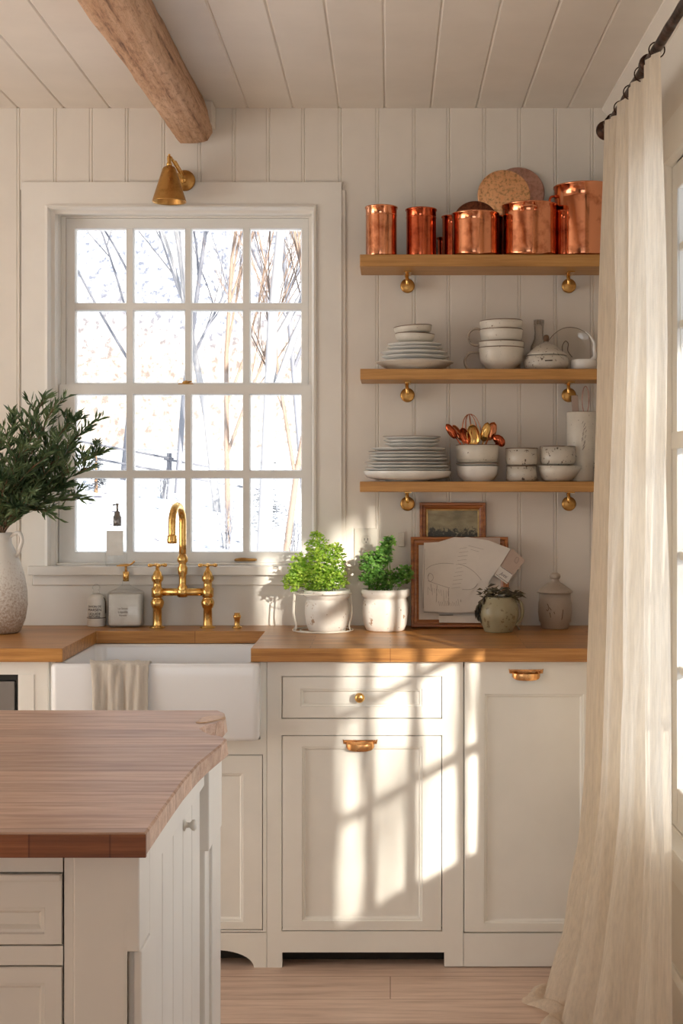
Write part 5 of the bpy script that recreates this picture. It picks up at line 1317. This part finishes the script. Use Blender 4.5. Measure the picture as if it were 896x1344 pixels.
# ------------------------------------------------------------------ VASE WITH BRANCHES
yv = depth_of(833)+.05; xv = X(1, yv); rv = 34.5/F*(D0+yv); hv = Z(699, yv)-.92
o = thing('ceramic_vase', 'tall white vase fading to gritty clay on the left worktop', 'vase', (xv, yv, WT))
pr = [(0, 0), (.62, 0), (.74, .02), (.92, .14), (1.0, .28), (.985, .42), (.90, .56), (.74, .70), (.55, .82), (.42, .89), (.40, .94), (.50, 1.0)]
inner = [(.45, 1.0), (.36, .94), (.38, .88), (.68, .70), (.90, .42), (.9, .2), (.5, .05), (0, .04)]
MB().lathe([(a*rv, b*hv) for a, b in pr+inner], (0, 0, 0), 56).build('body', M['vase'], o)
m = MB().tube(smooth_path([(rv*.40, -.008, hv*.97), (rv*.72, -.010, hv*1.0), (rv*.84, -.010, hv*.93), (rv*.76, -.010, hv*.84), (rv*.62, -.008, hv*.76)], 6), .0060, 10); m.build('handle', M['vase'], o)
mouth = Vector((xv, yv, WT+hv))
rng = random.Random(31)
# targets: where each branch tip ends in the photograph's silhouette (column, row, depth offset)
tips = [(22, 548, .02, 'the tall one curling up at the left'), (58, 520, .0, 'the topmost, reaching past the window casing'), (72, 530, -.06, 'just right of the topmost tip'), (98, 545, .0, 'rising beside the window frame'), (118, 556, -.03, 'with a russet tip before the glass'), (138, 592, 0, 'reaching furthest right across the panes'), (120, 612, -.05, 'sweeping right below the longest one'),
        (88, 640, -.02, 'drooping lowest on the right side'), (30, 590, -.09, 'leaning towards the room at the centre'), (60, 600, -.10, 'in front at the centre right'), (2, 570, -.04, 'upright at the left edge of the picture'), (40, 650, -.08, 'short and low over the vase mouth'), (-30, 560, .02, 'leaning out of the picture to the left'), (-25, 610, -.05, 'low and leaning out to the left'), (10, 630, -.10, 'short and forward above the vase'), (75, 575, .05, 'nearest the window casing at mid height'), (50, 560, -.05, 'dense and upright in the middle'), (95, 590, -.06, 'halfway out to the right'), (62, 672, -.03, 'hanging low right of its neck'), (25, 668, -.12, 'short, in front of its neck'), (105, 655, .0, 'low, under the sweeping ones')]
for k, (px, py, dy, where) in enumerate(tips):
    yt = min(yv+dy*1.3+.0, -.05); tip = Vector((X(px, yt), yt, Z(py, yt)))
    b0 = mouth+Vector((rng.uniform(-.012, .012), rng.uniform(-.012, .012), -.13)); b1 = mouth+Vector((rng.uniform(-.014, .014), rng.uniform(-.012, .012), .0))
    mid = b1.lerp(tip, .5)+Vector((0, 0, .035 if tip.z-b1.z < .35 else .01))+Vector((rng.uniform(-.02, .02), rng.uniform(-.02, .02), 0))
    path = smooth_path([b0, b1, mid, tip], 8)
    o = thing('leafy_branch', 'dark green narrow leaved branch in the vase, '+where, 'branch', tuple(b0))
    L0 = Vector(b0); ms = MB().tube([p-L0 for p in path], (.0026, .0009), 6); ml = MB()
    def leaves_along(pts, n, size):
        for q in range(n):
            t = (q+rng.random())/n; a = min(int(t*(len(pts)-1)), len(pts)-2); p = pts[a].lerp(pts[a+1], t*(len(pts)-1)-a)
            d = (pts[a+1]-pts[a]).normalized(); an = rng.uniform(0, 2*PI)
            out = Vector((math.cos(an), math.sin(an)*.8, rng.uniform(-.3, .5)))
            dd = (d*.95+out*.75).normalized(); L = size*rng.uniform(.65, 1.2)
            yb_lim = p.y+dd.y*L
            if yb_lim > -.03: dd.y = -abs(dd.y)
            ml.leaf(p-L0, dd, Vector((rng.uniform(-1, 1), -1, rng.uniform(-.2, 1))), L, L*.19, rng.uniform(-.1, .35))
    main = path[9:]
    leaves_along(main, 46, .042)
    nt = 13
    for q in range(nt):
        t = .03+.92*q/nt; a = int(t*(len(main)-1)); p = main[a]; a2 = min(a+1, len(main)-1); d = (main[a2]-main[a-1 if a else 0]).normalized()
        an = rng.uniform(0, 2*PI); out = Vector((math.cos(an), .7*math.sin(an), rng.uniform(-.1, .6)))
        tl = rng.uniform(.05, .115)*(1.1-.5*t); e = p+(d*.8+out*.75).normalized()*tl
        if e.y > -.04: e.y = -.04
        tw_ = [p, p.lerp(e, .5)+Vector((0, 0, .006)), e]; ms.tube([v_-L0 for v_ in tw_], (.0013, .0006), 5)
        leaves_along(tw_, 16, .036)
    ms.build('stem', M['twig'], o); ml.build('foliage', M['olive_leaf'], o)

# ------------------------------------------------------------------ CURTAIN ROD AND CURTAIN
XROD = .620
def zrod(px): return 1.4+((CY-(160.5+(px-801.5)*-1.585))/F)*(XROD*F/(px-CX))
zR = 2.405
rod = thing('curtain_rod', 'dark rough iron curtain rod above the side window', 'curtain rod', (XROD, -.70, zR))
YA, YBk = -.610, -3.2
m = MB(); loops = []; n = 70
for k in range(n+1):
    y = YA+(YBk-YA)*k/n; loops.append([(XROD+(.0115+.002*noise.noise(Vector((y*18, a*1.3, 0))))*math.cos(a), y, zR+(.0115+.002*noise.noise(Vector((y*18, a*1.3, 4))))*math.sin(a)) for a in [2*PI*i/12 for i in range(12)]])
m.loft(loops, True, True, True); m.build('pole', M['iron'], rod, world=True)
m = MB(); m.lathe([(0, .034), (.008, .032), (.011, .022), (.024, .016), (.029, .006), (.026, -.004), (.015, -.010), (.014, -.020), (0, -.020)], (XROD, YA, zR), 20, axis='Y'); m.build('finial', M['iron'], rod, world=True)
def rod_bracket(y):
    m = MB().tube(smooth_path([(XR-.004, y, zR-.045), (XR-.03, y, zR-.050), (XROD+.006, y, zR-.036), (XROD-.004, y, zR-.020)], 5), .0065, 8)
    m.lathe([(.0135, -.010), (.019, -.009), (.019, .009), (.0135, .010), (.0125, 0)], (XROD, y, zR), 20, axis='Y')
    m.lathe([(0, 0), (.022, 0), (.020, -.006), (0, -.008)], (XR-.0005, y, zR-.045), 16, axis='X')
    return m.build('bracket', M['iron'], rod, world=True)
rod_bracket(oy(3.885)); rod_bracket(oy(2.55)); rod_bracket(-2.9)
MB().lathe([(.0115, -.020), (.019, -.018), (.0205, -.004), (.0175, .004), (.019, .016), (.0115, .020)], (XROD, oy(3.33), zR), 20, axis='Y').build('collar', M['iron'], rod, world=True)

far = [(2.41, .609, 3.87), (2.10, .600, 3.86), (1.68, .594, 3.86), (1.25, .583, 3.86), (.824, .569, 3.86), (.61, .564, 3.86), (.40, .546, 3.85), (.29, .522, 3.83), (.177, .508, 3.81), (.084, .470, 3.78), (.03, .452, 3.76), (0, .445, 3.75)]
near = [(2.41, .620, 3.18), (1.72, .630, 3.15), (.88, .638, 3.15), (.35, .645, 3.15), (0, .650, 3.16)]
midp = [(2.41, .615, 3.54), (1.7, .606, 3.52), (1.0, .585, 3.52), (.56, .555, 3.50), (.236, .485, 3.46), (0, .420, 3.42)]
ncol, nrow, NR = 300, 150, 8
cur = thing('linen_curtain', 'long sheer cream linen curtain pooling on the floor at the side window', 'curtain', (.64, -.80, 0.0))
m = MB(); vs = []
folds = [0, .20, .34, .46, .56, .70, .80, 1.0]    # uneven fold widths
def foldphase(s):
    for k in range(len(folds)-1):
        if s <= folds[k+1]: return k+(s-folds[k])/(folds[k+1]-folds[k])
    return len(folds)-1
ztop = zR-.017
rowsz = []
for j in range(nrow+1):
    t = j/nrow
    if t < .93: z = ztop-(ztop-.012)*(t/.93)
    else: z = .012
    rowsz.append((t, z, max(0, (t-.93)/.07)))
for t, z, pud in rowsz:
    fx_, fd = interp(far, z); nx_, nd = interp(near, z); mx_, md = interp(midp, z)
    for i in range(ncol+1):
        s = i/ncol
        x = (1-s)**2*fx_+2*s*(1-s)*mx_+s*s*nx_; d = (1-s)**2*fd+2*s*(1-s)*md+s*s*nd
        dx = 2*(1-s)*(mx_-fx_)+2*s*(nx_-mx_); dd = 2*(1-s)*(md-fd)+2*s*(nd-md); L = math.hypot(dx, dd) or 1
        nxn, nyn = dd/L, -dx/L      # normal pointing to the room (-x)
        ph = foldphase(min(1, max(0, s+.012*math.sin(z*2.3+s*5))))
        w = math.sin(PI*ph); w = math.copysign(abs(w)**.75, w)
        env = min(1, s/.05, (1-s)/.04)
        amp = (.015+.009*min(1, (2.41-z)/.7))*(1.05-.5*max(0, s-.4))+.012*max(0, .5-z)
        off = amp*w*env+.0032*math.sin(s*95+3*math.sin(z*2.1)+2*noise.noise(Vector((s*5, z*2, 8))))+.004*noise.noise(Vector((s*38, z*2.2, 5)))+.006*noise.noise(Vector((s*6, z*1.4, 1)))
        x += nxn*off; y = (d-D0)+nyn*off
        zz = z
        if pud > 0:
            k = pud; out = .035+.060*(.5+.5*noise.noise(Vector((s*9, 0, 7))))
            x += nxn*out*k; y += nyn*out*k*.9; zz = .010+.022*math.sin(PI*k)*(.6+.4*math.sin(s*40))+.010*noise.noise(Vector((s*14, k*2, 3)))+.004*(1-k)
            if zz < .004: zz = .004
        x = min(x, XR-.052 if z < .53 else XR-.050)
        if i == 0:      # hidden return added from the far edge to the wall, blocks stray sun
            for q in range(NR):
                u = 1-q/NR; vs.append((x+(XR-.052-x)*u, y+.02*math.sin(PI*u/2), zz))
        vs.append((x, y, zz))
nc = ncol+NR
m.add(vs, [(j*(nc+1)+i, j*(nc+1)+i+1, (j+1)*(nc+1)+i+1, (j+1)*(nc+1)+i) for j in range(nrow) for i in range(nc)], True)
m.build('cloth', M['linen'], cur, world=True)
# curtain rings
rp = thing('curtain_ring', 'dark iron curtain ring nearest the wall on the rod', 'curtain ring', (XROD, oy(3.84), zR))
def ringmesh(): return MB().tube([(.0185*math.cos(2*PI*i/28), 0, -.004+.0185*math.sin(2*PI*i/28)) for i in range(29)], .0017, 6, cap=False)
rm = ringmesh().build('ring', M['iron'], rp)
for dd, lb in ((3.71, 'second dark iron ring from the wall on the rod'), (3.56, 'third dark iron ring from the wall on the rod'), (3.40, 'fourth dark iron ring from the wall on the rod'), (3.21, 'dark iron ring nearest the viewer on the rod')):
    dup(rp, (XROD, oy(dd), zR), lb)
